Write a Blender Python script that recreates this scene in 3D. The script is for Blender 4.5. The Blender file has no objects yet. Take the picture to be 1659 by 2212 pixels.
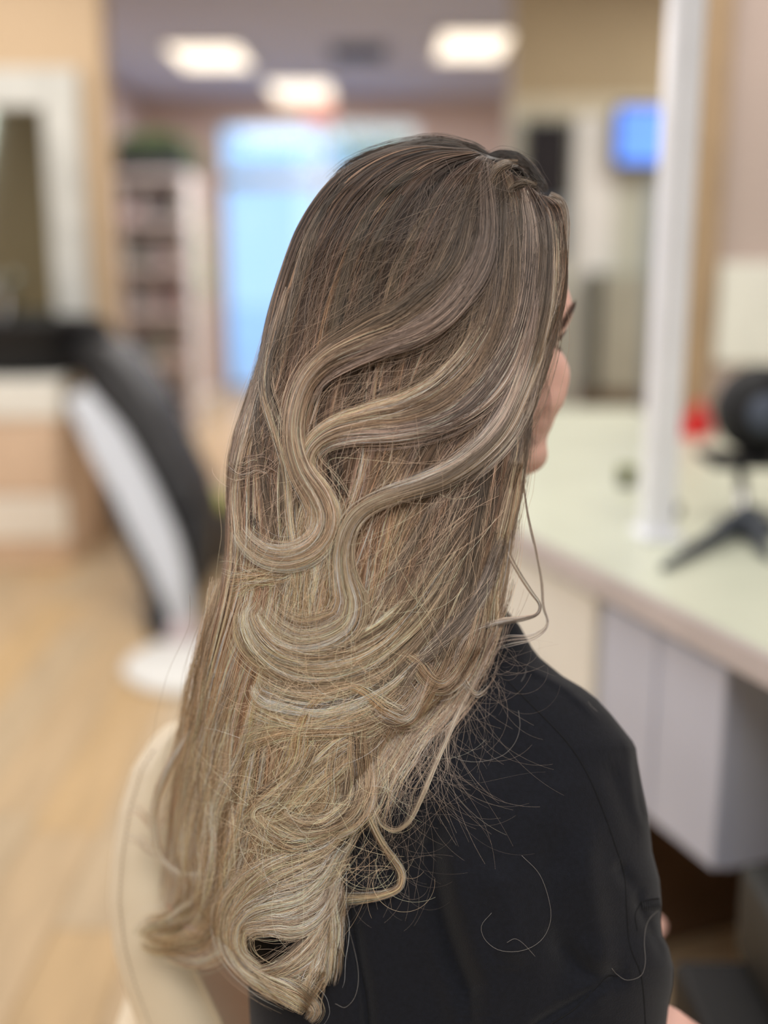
import bpy, bmesh, math, random
import numpy as np
from mathutils import Vector
rng = np.random.default_rng(7)
random.seed(7)
sc = bpy.context.scene
COL = sc.collection

# ------------------------------------------------------------------ camera
F_PX, PITCH, CAM = 2400.0, math.radians(13.0), np.array([0.0, 0.0, 1.25])
CX, CY = 829.5, 1106.0
AX = np.array([1.0, 0, 0])
AU = np.array([0, math.sin(PITCH), math.cos(PITCH)])
AF = np.array([0, math.cos(PITCH), -math.sin(PITCH)])
cam_d = bpy.data.cameras.new('camera')
cam = bpy.data.objects.new('camera', cam_d)
COL.objects.link(cam)
cam.location = CAM
cam.rotation_euler = (math.radians(90) - PITCH, 0, 0)
cam_d.sensor_fit = 'HORIZONTAL'
cam_d.sensor_width = 36
cam_d.lens = F_PX / 1659 * 36
cam_d.clip_start = 0.02
cam_d.dof.use_dof = True
cam_d.dof.focus_distance = 0.802
cam_d.dof.aperture_fstop = 1.9
sc.camera = cam

# ------------------------------------------------------------------ world, view, light
sc.view_settings.view_transform = 'Standard'
sc.view_settings.look = 'None'
sc.view_settings.gamma = 1
sc.view_settings.use_curve_mapping = False
sc.view_settings.exposure = 0.0
w = bpy.data.worlds.new('sky'); sc.world = w; w.use_nodes = True
bg = w.node_tree.nodes['Background']
bg.inputs['Color'].default_value = (0.42, 0.66, 1.0, 1)
bg.inputs['Strength'].default_value = 1.5
sc.cycles.max_bounces = 8
sc.cycles.diffuse_bounces = 4
sc.cycles.glossy_bounces = 4
sc.cycles.transmission_bounces = 5
sc.cycles.transparent_max_bounces = 8
sc.cycles.caustics_reflective = False
sc.cycles.caustics_refractive = False
sc.cycles.sample_clamp_indirect = 4
sc.cycles.use_denoising = True

def area(name, loc, target, sx, sy, power, color):
    l = bpy.data.lights.new(name, 'AREA'); l.shape = 'RECTANGLE'
    l.size, l.size_y, l.energy, l.color = sx, sy, power, color
    o = bpy.data.objects.new(name, l); COL.objects.link(o)
    o.location = loc
    o.rotation_euler = (Vector(target) - Vector(loc)).to_track_quat('-Z', 'Y').to_euler()
    return o
area('hair_fill', (-1.6, -2.2, 1.7), (0.1, 1.0, 1.1), 2.4, 1.9, 32, (1.0, 0.975, 0.95))  # added soft fill lamp behind the lens for the hair, no real window
area('ceiling_panel_near', (0.5, -0.5, 2.56), (0.45, -0.3, 0), 1.8, 1.2, 48, (1.0, 0.96, 0.91))
area('ceiling_panel_styling', (0.2, 2.4, 2.56), (0.2, 2.4, 0), 2.2, 1.2, 34, (1.0, 0.94, 0.86))
area('side_fill', (-3.1, 2.4, 1.5), (0.6, 2.5, .5), 2.0, 1.6, 52, (0.97, 0.98, 1.0))  # added fill lamp out of view at left, brightens cabinets, chair and hair
area('ceiling_panel_station', (-1.6, 4.0, 2.56), (-1.6, 4.1, 0), 1.2, 1.2, 24, (1.0, 0.94, 0.86))
area('ceiling_panel_far', (-0.4, 8.2, 2.56), (-0.4, 8.2, 0), 2.4, 2.4, 110, (1.0, 0.95, 0.92))
area('ceiling_panel_right', (1.9, 4.6, 2.56), (1.9, 4.7, 0), 1.2, 1.2, 40, (1.0, 0.95, 0.88))

# ------------------------------------------------------------------ helpers
def P(px, py, d):
    """photograph frame position + distance along the lens axis -> world point"""
    px, py, d = np.asarray(px, float), np.asarray(py, float), np.asarray(d, float)
    a = (px - CX) / F_PX * d; b = -(py - CY) / F_PX * d
    return CAM + a[..., None] * AX + b[..., None] * AU + d[..., None] * AF
def dY(py, Y):      # lens-axis distance of the point with world y == Y seen at row py
    t = -(py - CY) / F_PX
    return Y / (math.cos(PITCH) + t * math.sin(PITCH))
def zY(py, Y): return float(P(CX, py, dY(py, Y))[2])
def xY(px, py, Y): return float(P(px, py, dY(py, Y))[0])

def s2l(c):
    return tuple(((v / 255 / 12.92) if v / 255 <= .04045 else ((v / 255 + .055) / 1.055) ** 2.4) for v in c)

MATS = {}
def mat(name, rgb, rough=.6, metal=0, var=.06, scale=8, bump=0, spec=.4, emit=0, bscale=60, stretch=None, sheen=0, sss=0):
    if name in MATS: return MATS[name]
    m = bpy.data.materials.new(name); m.use_nodes = True
    nt = m.node_tree; b = nt.nodes['Principled BSDF']
    lin = s2l(rgb)
    tc = nt.nodes.new('ShaderNodeTexCoord'); mp = nt.nodes.new('ShaderNodeMapping')
    if stretch: mp.inputs['Scale'].default_value = stretch
    nt.links.new(tc.outputs['Object'], mp.inputs['Vector'])
    nz = nt.nodes.new('ShaderNodeTexNoise'); nz.inputs['Scale'].default_value = scale; nz.inputs['Detail'].default_value = 4
    nt.links.new(mp.outputs['Vector'], nz.inputs['Vector'])
    r = nt.nodes.new('ShaderNodeValToRGB')
    r.color_ramp.elements[0].position = .3; r.color_ramp.elements[1].position = .7
    r.color_ramp.elements[0].color = (*[max(0, v * (1 - var * 2)) for v in lin], 1)
    r.color_ramp.elements[1].color = (*[min(1, v * (1 + var * 2)) for v in lin], 1)
    nt.links.new(nz.outputs['Fac'], r.inputs['Fac'])
    nt.links.new(r.outputs['Color'], b.inputs['Base Color'])
    b.inputs['Roughness'].default_value = rough; b.inputs['Metallic'].default_value = metal
    b.inputs['Specular IOR Level'].default_value = spec
    if sheen: b.inputs['Sheen Weight'].default_value = sheen; b.inputs['Sheen Roughness'].default_value = .5
    if sss:
        b.inputs['Subsurface Weight'].default_value = sss
        b.inputs['Subsurface Radius'].default_value = (1, .35, .2); b.inputs['Subsurface Scale'].default_value = .01
    if emit:
        nt.links.new(r.outputs['Color'], b.inputs['Emission Color']); b.inputs['Emission Strength'].default_value = emit
    if bump:
        n2 = nt.nodes.new('ShaderNodeTexNoise'); n2.inputs['Scale'].default_value = bscale; n2.inputs['Detail'].default_value = 5
        nt.links.new(mp.outputs['Vector'], n2.inputs['Vector'])
        bp = nt.nodes.new('ShaderNodeBump'); bp.inputs['Strength'].default_value = bump; bp.inputs['Distance'].default_value = .002
        nt.links.new(n2.outputs['Fac'], bp.inputs['Height']); nt.links.new(bp.outputs['Normal'], b.inputs['Normal'])
    MATS[name] = m
    return m

ORIG = {}
def tag(o, label=None, cat=None, group=None, kind=None):
    for k, v in (('label', label), ('category', cat), ('group', group), ('kind', kind)):
        if v: o[k] = v
    return o
def empty(name, loc, label, cat, group=None):
    o = bpy.data.objects.new(name, None); COL.objects.link(o)
    o.location = loc; o.empty_display_size = .05; ORIG[o.name] = np.array(loc, float)
    return tag(o, label, cat, group)
def link(name, data, parent):
    o = bpy.data.objects.new(name, data); COL.objects.link(o)
    if parent is not None: o.parent = parent; ORIG[o.name] = ORIG[parent.name]
    else: ORIG[o.name] = np.zeros(3)
    return o
def mk(name, verts, faces, m, parent=None, smooth=True):
    """mesh given in world coordinates; stored relative to its thing's base"""
    org = ORIG[parent.name] if parent is not None else np.zeros(3)
    me = bpy.data.meshes.new(name)
    v = np.asarray(verts, float) - org
    me.from_pydata([tuple(p) for p in v], [], [tuple(int(i) for i in f) for f in faces]); me.update()
    if smooth: me.polygons.foreach_set('use_smooth', [True] * len(me.polygons))
    me.materials.append(m)
    return link(name, me, parent)
def bm_obj(name, bm, m, parent=None, smooth=False):
    me = bpy.data.meshes.new(name); bm.to_mesh(me); 
    vs = [tuple(v.co) for v in bm.verts]; bm.verts.index_update()
    fs = [[v.index for v in f.verts] for f in bm.faces]; bm.free(); bpy.data.meshes.remove(me)
    return mk(name, vs, fs, m, parent, smooth)
def box(name, lo, hi, m, parent=None, bev=.004, seg=2, rz=0):
    bm = bmesh.new(); bmesh.ops.create_cube(bm, size=1)
    lo, hi = np.minimum(lo, hi), np.maximum(lo, hi)
    c = (lo + hi) / 2; s = np.maximum(hi - lo, .0005)
    for v in bm.verts: v.co = Vector([v.co[i] * s[i] + c[i] for i in range(3)])
    if bev: bmesh.ops.bevel(bm, geom=bm.edges[:], offset=min(bev, s.min() * .45), segments=seg, affect='EDGES', profile=.5)
    if rz:
        ca, sa = math.cos(rz), math.sin(rz)
        for v in bm.verts:
            x, y = v.co.x - c[0], v.co.y - c[1]; v.co.x = c[0] + ca * x - sa * y; v.co.y = c[1] + sa * x + ca * y
    return bm_obj(name, bm, m, parent, False)
def catmull(pts, n):
    p = np.asarray(pts, float)
    seg = np.linalg.norm(np.diff(p, axis=0), axis=1) ** .5; t = np.concatenate([[0], np.cumsum(seg)])
    q = np.linspace(0, t[-1], n); out = np.zeros((n, p.shape[1]))
    m = np.zeros_like(p)
    m[1:-1] = (p[2:] - p[:-2]) / (t[2:] - t[:-2])[:, None]
    m[0] = (p[1] - p[0]) / (t[1] - t[0]); m[-1] = (p[-1] - p[-2]) / (t[-1] - t[-2])
    k = np.clip(np.searchsorted(t, q, side='right') - 1, 0, len(p) - 2)
    h = (t[k + 1] - t[k]); u = ((q - t[k]) / h)[:, None]; h = h[:, None]
    return (2*u**3-3*u**2+1)*p[k] + (u**3-2*u**2+u)*h*m[k] + (-2*u**3+3*u**2)*p[k+1] + (u**3-u**2)*h*m[k+1]
def tube(name, pts, r, m, parent=None, n=None, k=10, closed_ends=True):
    pts = np.asarray(pts, float)
    if n: pts = catmull(pts, n)
    N = len(pts); r = np.broadcast_to(np.asarray(r, float), (N,)) if np.ndim(r) == 0 or len(r) == N else np.interp(np.linspace(0, 1, N), np.linspace(0, 1, len(r)), r)
    T = np.gradient(pts, axis=0); T /= np.linalg.norm(T, axis=1)[:, None] + 1e-12
    a = np.array([0, 0, 1.0]) if abs(T[0][2]) < .9 else np.array([1.0, 0, 0])
    V, Fc = [], []
    for i in range(N):
        a = a - T[i] * np.dot(a, T[i]); a /= np.linalg.norm(a) + 1e-12; b = np.cross(T[i], a)
        for j in range(k):
            th = 2 * math.pi * j / k; V.append(pts[i] + r[i] * (a * math.cos(th) + b * math.sin(th)))
    for i in range(N - 1):
        for j in range(k): Fc.append((i*k+j, i*k+(j+1) % k, (i+1)*k+(j+1) % k, (i+1)*k+j))
    if closed_ends: Fc += [tuple(range(k))[::-1], tuple((N-1)*k+j for j in range(k))]
    return mk(name, V, Fc, m, parent)
def lathe(name, c, prof, m, parent=None, k=24, sx=1, sy=1, axis='Z'):
    V, Fc = [], []
    for r, z in prof:
        for j in range(k):
            th = 2*math.pi*j/k; x, y = r*math.cos(th)*sx, r*math.sin(th)*sy
            q = (x, y, z) if axis == 'Z' else ((x, -z, y) if axis == 'Y' else (z, x, y))
            V.append((c[0]+q[0], c[1]+q[1], c[2]+q[2]))
    N = len(prof)
    for i in range(N-1):
        for j in range(k): Fc.append((i*k+j, i*k+(j+1) % k, (i+1)*k+(j+1) % k, (i+1)*k+j))
    Fc += [tuple(range(k))[::-1], tuple((N-1)*k+j for j in range(k))]
    return mk(name, V, Fc, m, parent)
def loft(name, rows, m, parent=None, cap=True):
    rows = np.asarray(rows, float); R, K = rows.shape[:2]
    V = rows.reshape(-1, 3); Fc = []
    for i in range(R-1):
        for j in range(K): Fc.append((i*K+j, (i+1)*K+j, (i+1)*K+(j+1) % K, i*K+(j+1) % K))
    if cap: Fc += [tuple(range(K)), tuple((R-1)*K+j for j in range(K))[::-1]]
    return mk(name, V, Fc, m, parent)
def sm(a, b, x): t = np.clip((x-a)/(b-a), 0, 1); return t*t*(3-2*t)
def ip(x, tab): tab = np.asarray(tab, float); return np.interp(x, tab[:, 0], tab[:, 1])

# ------------------------------------------------------------------ the room
ST = 'structure'
CEIL = 2.62
m_tan = mat('tan wall paint', (194, 170, 140), .8, var=.02, scale=2)
m_beige = mat('beige wall paint', (176, 160, 130), .8, var=.02, scale=2)
m_mauve = mat('mauve grey wall paint', (176, 156, 148), .8, var=.03, scale=2)
m_far = mat('far wall paint', (200, 182, 176), .8, var=.03, scale=2)
m_ceil = mat('lilac grey ceiling paint', (192, 202, 232), .85, var=.02, scale=1)
m_white = mat('white gloss paint', (226, 226, 222), .4, var=.01)
m_sage = mat('pale sage panel', (186, 188, 174), .6, var=.03, scale=3)
m_olive = mat('olive grey wall paint', (178, 184, 160), .8, var=.1, scale=1.2)
m_black = mat('black leather', (17, 17, 20), .55, var=.1, bump=.2, bscale=120)
m_dark = mat('dark plastic', (38, 38, 42), .45)
m_glass_dark = mat('dark screen glass', (30, 31, 36), .15)
m_pink = mat('pinkish plaster', (196, 178, 170), .8, var=.03, scale=2)
m_cream = mat('cream laminate', (236, 234, 224), .55, var=.02)
m_oakstrip = mat('oak strip', (172, 146, 116), .5, var=.08, scale=6, stretch=(8, 8, 1))
m_counter = mat('pale green white worktop', (208, 212, 192), .32, var=.03, scale=5)
m_edge = mat('beige worktop edge', (198, 190, 188), .5, var=.03)
m_greycab = mat('grey cabinet laminate', (200, 206, 222), .45, var=.03, scale=3)
m_steel = mat('brushed steel', (170, 170, 172), .3, metal=1, var=.03)
m_red = mat('red plastic', (190, 30, 32), .35, var=.03)

def struct(o, kind=ST): o['kind'] = kind; return o
floor = struct(box('floor', (-3.2, -2.6, -.06), (3.2, 10.5, -.004), mat('subfloor', (120, 98, 74), .8), bev=0))
plank_m = [mat(n, c, .42, var=.07, scale=3.2, stretch=(7, .9, 1), bump=.12, bscale=26) for n, c in
           (('oak plank honey', (190, 164, 128)), ('oak plank sand', (186, 164, 132)), ('oak plank amber', (193, 163, 120)))]
cache = {}
pw, n_p = .158, 0
for i in range(40):
    x = -3.16 + i * pw
    y = .55 - random.random() * .9
    while y < 10.3:
        L = 1.9 if y < 4 else 2.6
        y2 = min(y + L, 10.49)
        key = (round(y2 - y, 3), i % 3, n_p % 2)
        # only where the lens can see the floor
        if y2 > .6 and y2 - y > .1 and abs(x) < .55 * y2 + 1.0 and n_p < 300:
            mm = plank_m[(i * 7 + n_p * 5) % 3]
            if (key, mm.name) in cache:
                o = bpy.data.objects.new('plank', cache[(key, mm.name)]); COL.objects.link(o); o.parent = floor
            else:
                o = box('plank', (-.5*pw+.001, 0, -.004), (.5*pw-.001, y2-y-.002, .012), mm, floor, bev=.0015, seg=1)
                cache[(key, mm.name)] = o.data
            o.location = (x + pw/2, y, -.012)
            n_p += 1
        y = y2
struct(box('ceiling', (-3.2, -2.6, CEIL), (3.2, 10.5, CEIL+.08), m_ceil, bev=0))
struct(box('wall_back', (-3.2, -2.7, 0), (3.2, -2.6, CEIL), m_olive, bev=0))
struct(box('wall_left', (-3.3, -2.6, 0), (-3.2, 5.0, CEIL), m_tan, bev=0))
struct(box('wall_right', (3.2, -2.6, 0), (3.3, 10.5, CEIL), m_pink, bev=0))
struct(box('wall_left_far', (-2.25, 5.12, 0), (-2.15, 10.5, CEIL), m_far, bev=0))
xl_end = xY(236, 400, 5.0)
struct(box('wall_left_front', (-3.2, 5.0, 0), (xl_end, 5.12, CEIL), m_tan, bev=.004))
# far wall with its glazed shopfront
wx0, wx1, wz0, wz1 = xY(474, 450, 10.5), xY(900, 450, 10.5), .06, zY(264, 10.5)
wf = struct(box('wall_far', (-2.25, 10.5, wz1), (3.3, 10.62, CEIL), m_far, bev=0))
box('side_panel', (-2.25, 10.5, 0), (wx0, 10.62, wz1), m_far, wf, bev=0)
box('side_panel', (wx1, 10.5, 0), (3.3, 10.62, wz1), m_far, wf, bev=0)
gl = bpy.data.materials.new('window glass'); gl.use_nodes = True
gn = gl.node_tree; gn.nodes.clear(); go_ = gn.nodes.new('ShaderNodeOutputMaterial'); gm = gn.nodes.new('ShaderNodeMixShader')
gt = gn.nodes.new('ShaderNodeBsdfTransparent'); gt.inputs[0].default_value = (.95, .98, 1, 1); gg = gn.nodes.new('ShaderNodeBsdfGlossy'); gg.inputs['Roughness'].default_value = .02
gm.inputs[0].default_value = .06; gn.links.new(gt.outputs[0], gm.inputs[1]); gn.links.new(gg.outputs[0], gm.inputs[2]); gn.links.new(gm.outputs[0], go_.inputs[0])
win = struct(box('window_1', (wx0, 10.5, wz0-.06), (wx1, 10.6, wz0), m_steel, bev=.004))
zt = zY(388, 10.5)
for x in (wx0+.025, (wx0*.48+wx1*.52), wx1-.025): box('mullion', (x-.025, 10.51, wz0), (x+.025, 10.58, wz1), m_steel, win, bev=.003)
box('transom', (wx0, 10.515, zt-.06), (wx1, 10.575, zt+.06), m_steel, win, bev=.003)
box('head_rail', (wx0, 10.515, wz1-.05), (wx1, 10.575, wz1), m_steel, win, bev=.003)
xm = wx0*.48+wx1*.52
for a, b in ((wx0+.05, xm-.025), (xm+.025, wx1-.05)):
    for c, d in ((wz0, zt-.06), (zt+.06, wz1-.05)): box('pane', (a, 10.54, c), (b, 10.55, d), gl, win, bev=0)
# outside
struct(box('pavement', (-9, 10.7, -.1), (9, 30, -.05), mat('pale blue grey paving', (222, 230, 240), .7, var=.05, scale=.6), bev=0))
def foliage(name, c, r, n, leaf, m, parent=None, seed=1):
    g = np.random.default_rng(seed); V, Fc = [], []
    for i in range(n):
        d = g.normal(size=3); d /= np.linalg.norm(d); p = np.array(c) + d*np.array(r)*g.random()**.4
        a = g.normal(size=3); a /= np.linalg.norm(a); b = np.cross(a, g.normal(size=3)); b /= np.linalg.norm(b); nn = np.cross(a, b)
        s = leaf*(.6+.7*g.random()); k = len(V)
        V += [p-a*s, p-a*.2*s+b*.35*s+nn*.1*s, p+a*s, p-a*.2*s-b*.35*s+nn*.1*s]; Fc += [(k, k+1, k+2), (k, k+2, k+3)]
    return mk(name, V, Fc, m, parent, False)
m_leaf = mat('green leaves', (86, 112, 60), .6, var=.2, scale=4)
m_leafp = mat('pale green leaves', (150, 180, 130), .6, var=.2, scale=4)
t = empty('street_tree', (.35, 14.5, -.05), 'pale green tree standing outside beyond the shopfront window', 'tree')
tube('trunk', [(.35, 14.5, -.05), (.36, 14.5, 1.2), (.3, 14.5, 2.2)], [.09, .07, .05], mat('bark', (110, 98, 84), .8), t, n=10)
foliage('foliage', (.35, 14.5, 3.0), (1.3, .8, .9), 2600, .09, m_leafp, t, 3)

# partition on the right with a beige bulkhead over sage panels
px0 = xY(1104, 300, 6.0); zh = zY(212, 6.0)
pr = struct(box('wall_partition', (px0, 6.0, zh), (3.2, 6.14, CEIL), m_beige, bev=.003))
box('lower_panel', (px0, 6.0, 0), (3.2, 6.14, zh-.001), m_sage, pr, bev=0)
box('cover_strip', (px0-.004, 5.985, zh-.09), (3.2, 6.0, zh+.005), mat('pale cover strip', (200, 192, 168), .5), pr, bev=.003)
for a, b, c in ((1236, 1322, m_white), (1104, 1130, m_sage)):
    box('upright', (xY(a, 500, 5.98), 5.965, 0), (xY(b, 500, 5.98), 5.999, zh-.09), c, pr, bev=.004)
box('recess_panel', (xY(1392, 600, 5.98), 5.972, 0), (xY(1445, 600, 5.98), 5.999, zY(375, 6)), mat('blue grey door leaf', (150, 160, 164), .5, var=.03), pr, bev=.004)

# wall segment beside the station on the right
rx = xY(1478, 500, 3.3)
wr = struct(box('wall_station', (rx, 3.3, 0), (3.2, 3.42, CEIL), m_pink, bev=.003))
box('corner_strip', (rx-.002, 3.27, .79), (xY(1553, 500, 3.28), 3.3, CEIL-.01), m_oakstrip, wr, bev=.003)
box('backsplash', (xY(1556, 600, 3.28), 3.275, zY(785, 3.28)), (3.19, 3.3, zY(566, 3.28)), m_cream, wr, bev=.004)

# ------------------------------------------------------------------ ceiling fittings
m_lamp = mat('lit diffuser', (255, 244, 226), .6, var=0, emit=1.6)
def troffer(px, py, wd, ln, lab, rz=0):
    a = math.atan(-(py-CY)/F_PX) - PITCH; Y = (CEIL-1.25)/math.tan(a); x = xY(px, py, Y)
    t = empty('ceiling_light', (x, Y, CEIL), lab, 'ceiling light', 'recessed ceiling lights')
    h = .012
    for q in ((-wd/2, -ln/2, wd/2, -ln/2+.03), (-wd/2, ln/2-.03, wd/2, ln/2), (-wd/2, -ln/2, -wd/2+.03, ln/2), (wd/2-.03, -ln/2, wd/2, ln/2)):
        box('frame', (x+q[0], Y+q[1], CEIL-.02), (x+q[2], Y+q[3], CEIL-.0005), m_white, t, bev=.002)
    box('diffuser', (x-wd/2+.03, Y-ln/2+.03, CEIL-.016), (x+wd/2-.03, Y+ln/2-.03, CEIL-.004), m_lamp, t, bev=.002)
    t.rotation_euler = (0, 0, rz)
troffer(455, 120, .55, .95, 'lit ceiling panel nearest the left wall, the largest of the three')
troffer(1020, 96, .5, 1.0, 'lit ceiling panel beside the beige bulkhead on the right')
troffer(652, 196, .56, 1.2, 'lit ceiling panel farthest back, just in front of the window')
a = math.atan(-(112-CY)/F_PX)-PITCH; Y = (CEIL-1.25)/math.tan(a); x = xY(775, 112, Y)
t = empty('ceiling_vent', (x, Y, CEIL), 'grey square air vent in the ceiling between the lit panels', 'ceiling vent')
box('frame', (x-.2, Y-.3, CEIL-.012), (x+.2, Y+.3, CEIL-.0005), mat('grey metal', (105, 106, 116), .5), t, bev=.003)
for k in range(6): box('louvre', (x-.17, Y-.25+k*.09, CEIL-.022), (x+.17, Y-.2+k*.09, CEIL-.012), m_dark, t, bev=.002)
zs = zY(238, 10.3)
t = empty('exit_sign', (xY(690, 238, 10.45), 10.5, zs-.07), 'small red glowing sign high above the shopfront window', 'sign')
box('housing', (xY(655, 238, 10.45), 10.42, zs-.09), (xY(725, 238, 10.45), 10.5, zs+.07), m_white, t, bev=.006)
box('face', (xY(660, 238, 10.45), 10.41, zs-.07), (xY(720, 238, 10.45), 10.42, zs+.05), mat('red lit face', (210, 110, 100), .5, emit=.5), t, bev=.002)

# ------------------------------------------------------------------ framed mirror, left
Ym = 4.985
def rect_frame(name, X0, X1, Z0, Z1, Yb, th, fw, m, parent):
    for q in ((X0, Z0, X1, Z0+fw), (X0, Z1-fw, X1, Z1), (X0, Z0+fw, X0+fw, Z1-fw), (X1-fw, Z0+fw, X1, Z1-fw)):
        box(name, (q[0], Yb-th, q[1]), (q[2], Yb, q[3]), m, parent, bev=.006)
mx1 = xY(190, 500, Ym); mz1 = zY(150, Ym)
t = empty('wall_mirror', (-2.2, 5.0, .8), 'tall mirror in a wide white frame on the tan wall at the left', 'mirror')
mx0, mz0, fw = -2.75, .74, .155
rect_frame('frame', mx0, mx1, mz0, mz1, 5.0, .05, fw, mat('pale grey frame', (196, 196, 190), .4), t)
mg = mat('mirror silvering', (178, 184, 170), .06, metal=1, var=0)
box('glass', (mx0+fw-.01, 4.975, mz0+fw-.01), (mx1-fw+.01, 4.99, mz1-fw+.01), mg, t, bev=.002)
# ------------------------------------------------------------------ backwash unit: cabinet, black basin
Yc = 4.45
t = empty('basin_cabinet', (-1.9, Yc+.2, 0), 'low cream cabinet with a tan drawer front under the black basin at the left', 'cabinet')
cx1 = xY(138, 1000, Yc); z0, z1 = .0, zY(822, Yc)
zA, zB, zC = zY(905, Yc), zY(1070, Yc), zY(1165, Yc)
box('body', (-2.7, Yc, 0.0), (cx1, Yc+.52, z1-.03), mat('tan laminate', (222, 194, 166), .5, var=.03), t, bev=.006)
box('worktop', (-2.72, Yc-.02, zA), (cx1+.012, Yc+.53, z1), m_cream, t, bev=.012)
box('drawer', (-2.69, Yc-.018, zB+.01), (cx1-.01, Yc, zA-.012), mat('tan laminate', (203, 172, 138)), t, bev=.005)
box('plinth_rail', (-2.7, Yc-.02, max(zC, .02)), (cx1+.006, Yc, zB), mat('cream rail', (238, 230, 216), .5), t, bev=.008)
t = empty('wash_basin', (-1.9, Yc+.3, z1), 'black shampoo basin on the cream cabinet in front of the mirror', 'basin')
cb = np.array([xY(30, 760, Yc+.25), Yc+.27, z1])
lathe('bowl', cb, [(.2, .0), (.24, .01), (.30, .12), (.34, .21), (.345, .23), (.33, .235), (.29, .2), (.2, .07), (.03, .04)], m_black, t, k=36, sx=1.1, sy=.72)
tube('tap', [cb+(-.1, .18, .2), cb+(-.1, .2, .36), cb+(-.1, .1, .4), cb+(-.1, .02, .34)], .012, m_steel, t, n=16)
lathe('neck_rest', cb+np.array([.32, -.05, .17]), [(.03, -.1), (.055, -.07), (.06, 0), (.055, .07), (.03, .1)], m_black, t, sx=1, sy=1, axis='X')

# slab following a path seen in the side view, extended away from the lens
def slab(name, pts, wid, dep, thick, m, parent, n=28):
    c = catmull([(p[0], p[1]) for p in pts], n); u = np.linspace(0, 1, n)
    wv = np.interp(u, np.linspace(0, 1, len(wid)), wid); dv = np.interp(u, np.linspace(0, 1, len(dep)), dep)
    T = np.gradient(c, axis=0); T /= np.linalg.norm(T, axis=1)[:, None]; N = np.stack([-T[:, 1], T[:, 0]], 1)
    rows = []
    for i in range(n):
        sec = []
        for a, b in ((-1, .12), (-.8, 0), (.8, 0), (1, .12), (1, .88), (.8, 1), (-.8, 1), (-1, .88)):
            q = c[i]+N[i]*a*wv[i]/2; p = P(q[0], q[1], dv[i]); p = p+np.array([.0, thick*b, 0]); sec.append(p)
        rows.append(sec)
    return loft(name, rows, m, parent)
t = empty('shampoo_chair', P(330, 1400, 3.9)*(1, 1, 0), 'black reclining salon chair with a pale curved side panel beside the cream cabinet', 'chair')
slab('back_pad', [(150, 752), (205, 795), (268, 890), (330, 1010), (385, 1110)], [60, 95, 112, 100, 90], [4.5, 4.3, 4.15, 4.0, 3.9], .5, m_black, t)
slab('side_panel', [(160, 852), (232, 965), (296, 1085), (348, 1195), (382, 1300), (396, 1360)], [50, 84, 88, 82, 62, 40], [4.1, 4.0, 3.9, 3.8, 3.72, 3.7], .06, mat('pale grey panel', (190, 194, 200), .35, var=.02), t)
slab('seat_pad', [(352, 1060), (395, 1120), (410, 1200), (392, 1290)], [60, 84, 70, 80], [3.95, 3.9, 3.85, 3.8], .42, m_black, t)
slab('side_rail', [(236, 1060), (290, 1200), (350, 1330), (372, 1380)], [24, 22, 24, 24], [3.92, 3.82, 3.75, 3.72], .04, m_dark, t)
tube('pedestal', [P(392, 1240, 4.0), P(385, 1390, 3.95)], .07, m_black, t, n=6, k=20)
fp = P(428, 1490, 3.35)
lathe('base_plate', (fp[0], fp[1]+.12, .001), [(.02, .0), (.24, .0), (.25, .012), (.23, .028), (.05, .04)], m_white, t, k=40)
hub = P(397, 1372, 3.62)
lathe('wheel_hub', hub, [(.0, -.03), (.05, -.03), (.055, -.01), (.055, .03)], mat('pink grey plastic', (190, 176, 178), .4), t, axis='Y')
slab('foot_block', [(350, 1300), (366, 1370), (392, 1408)], [90, 96, 60], [3.75, 3.7, 3.68], .12, m_black, t)

# small things on the floor farther back
pb = P(446, 1072, 4.6)
t = empty('waste_bin', (pb[0], pb[1], 0), 'small dark bin with a yellow green liner behind the black reclining chair', 'bin')
zb = pb[2]
lathe('body', (pb[0], pb[1], 0), [(.1, .0), (.105, .005), (.13, zb-.04), (.125, zb-.04), (.1, .02)], m_dark, t)
lathe('liner', (pb[0], pb[1], zb-.045), [(.127, 0), (.135, .02), (.11, .05), (.06, .07), (.02, .06)], mat('yellow green plastic', (176, 176, 90), .5), t)

# ------------------------------------------------------------------ product display
Yd = 8.0
t = empty('product_display', (xY(335, 600, Yd), Yd+.2, 0), 'tall grey display stand of hair products against the far left wall', 'shelf')
dx0, dx1 = xY(252, 600, Yd), xY(412, 600, Yd); dz1 = zY(372, Yd)
m_disp = mat('display grey', (232, 226, 226), .55, var=.03)
box('back_panel', (dx0, Yd+.34, 0), (dx1, Yd+.36, dz1), m_disp, t, bev=.003)
for x in (dx0, dx1-.03): box('side_panel', (x, Yd, 0), (x+.03, Yd+.34, dz1), m_disp, t, bev=.003)
shz = [.12, .52, .86, 1.18, 1.5, dz1]
for z in shz: box('shelf', (dx0+.03, Yd, z-.03), (dx1-.03, Yd+.34, z), m_disp, t, bev=.003)
bcols = [('white', (214, 210, 208)), ('grey', (150, 148, 150)), ('pink', (196, 160, 160)), ('charcoal', (92, 88, 92)), ('pale green', (160, 170, 150))]
ordn = ['bottom', 'second', 'third', 'fourth', 'top']
protos = {}
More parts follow.
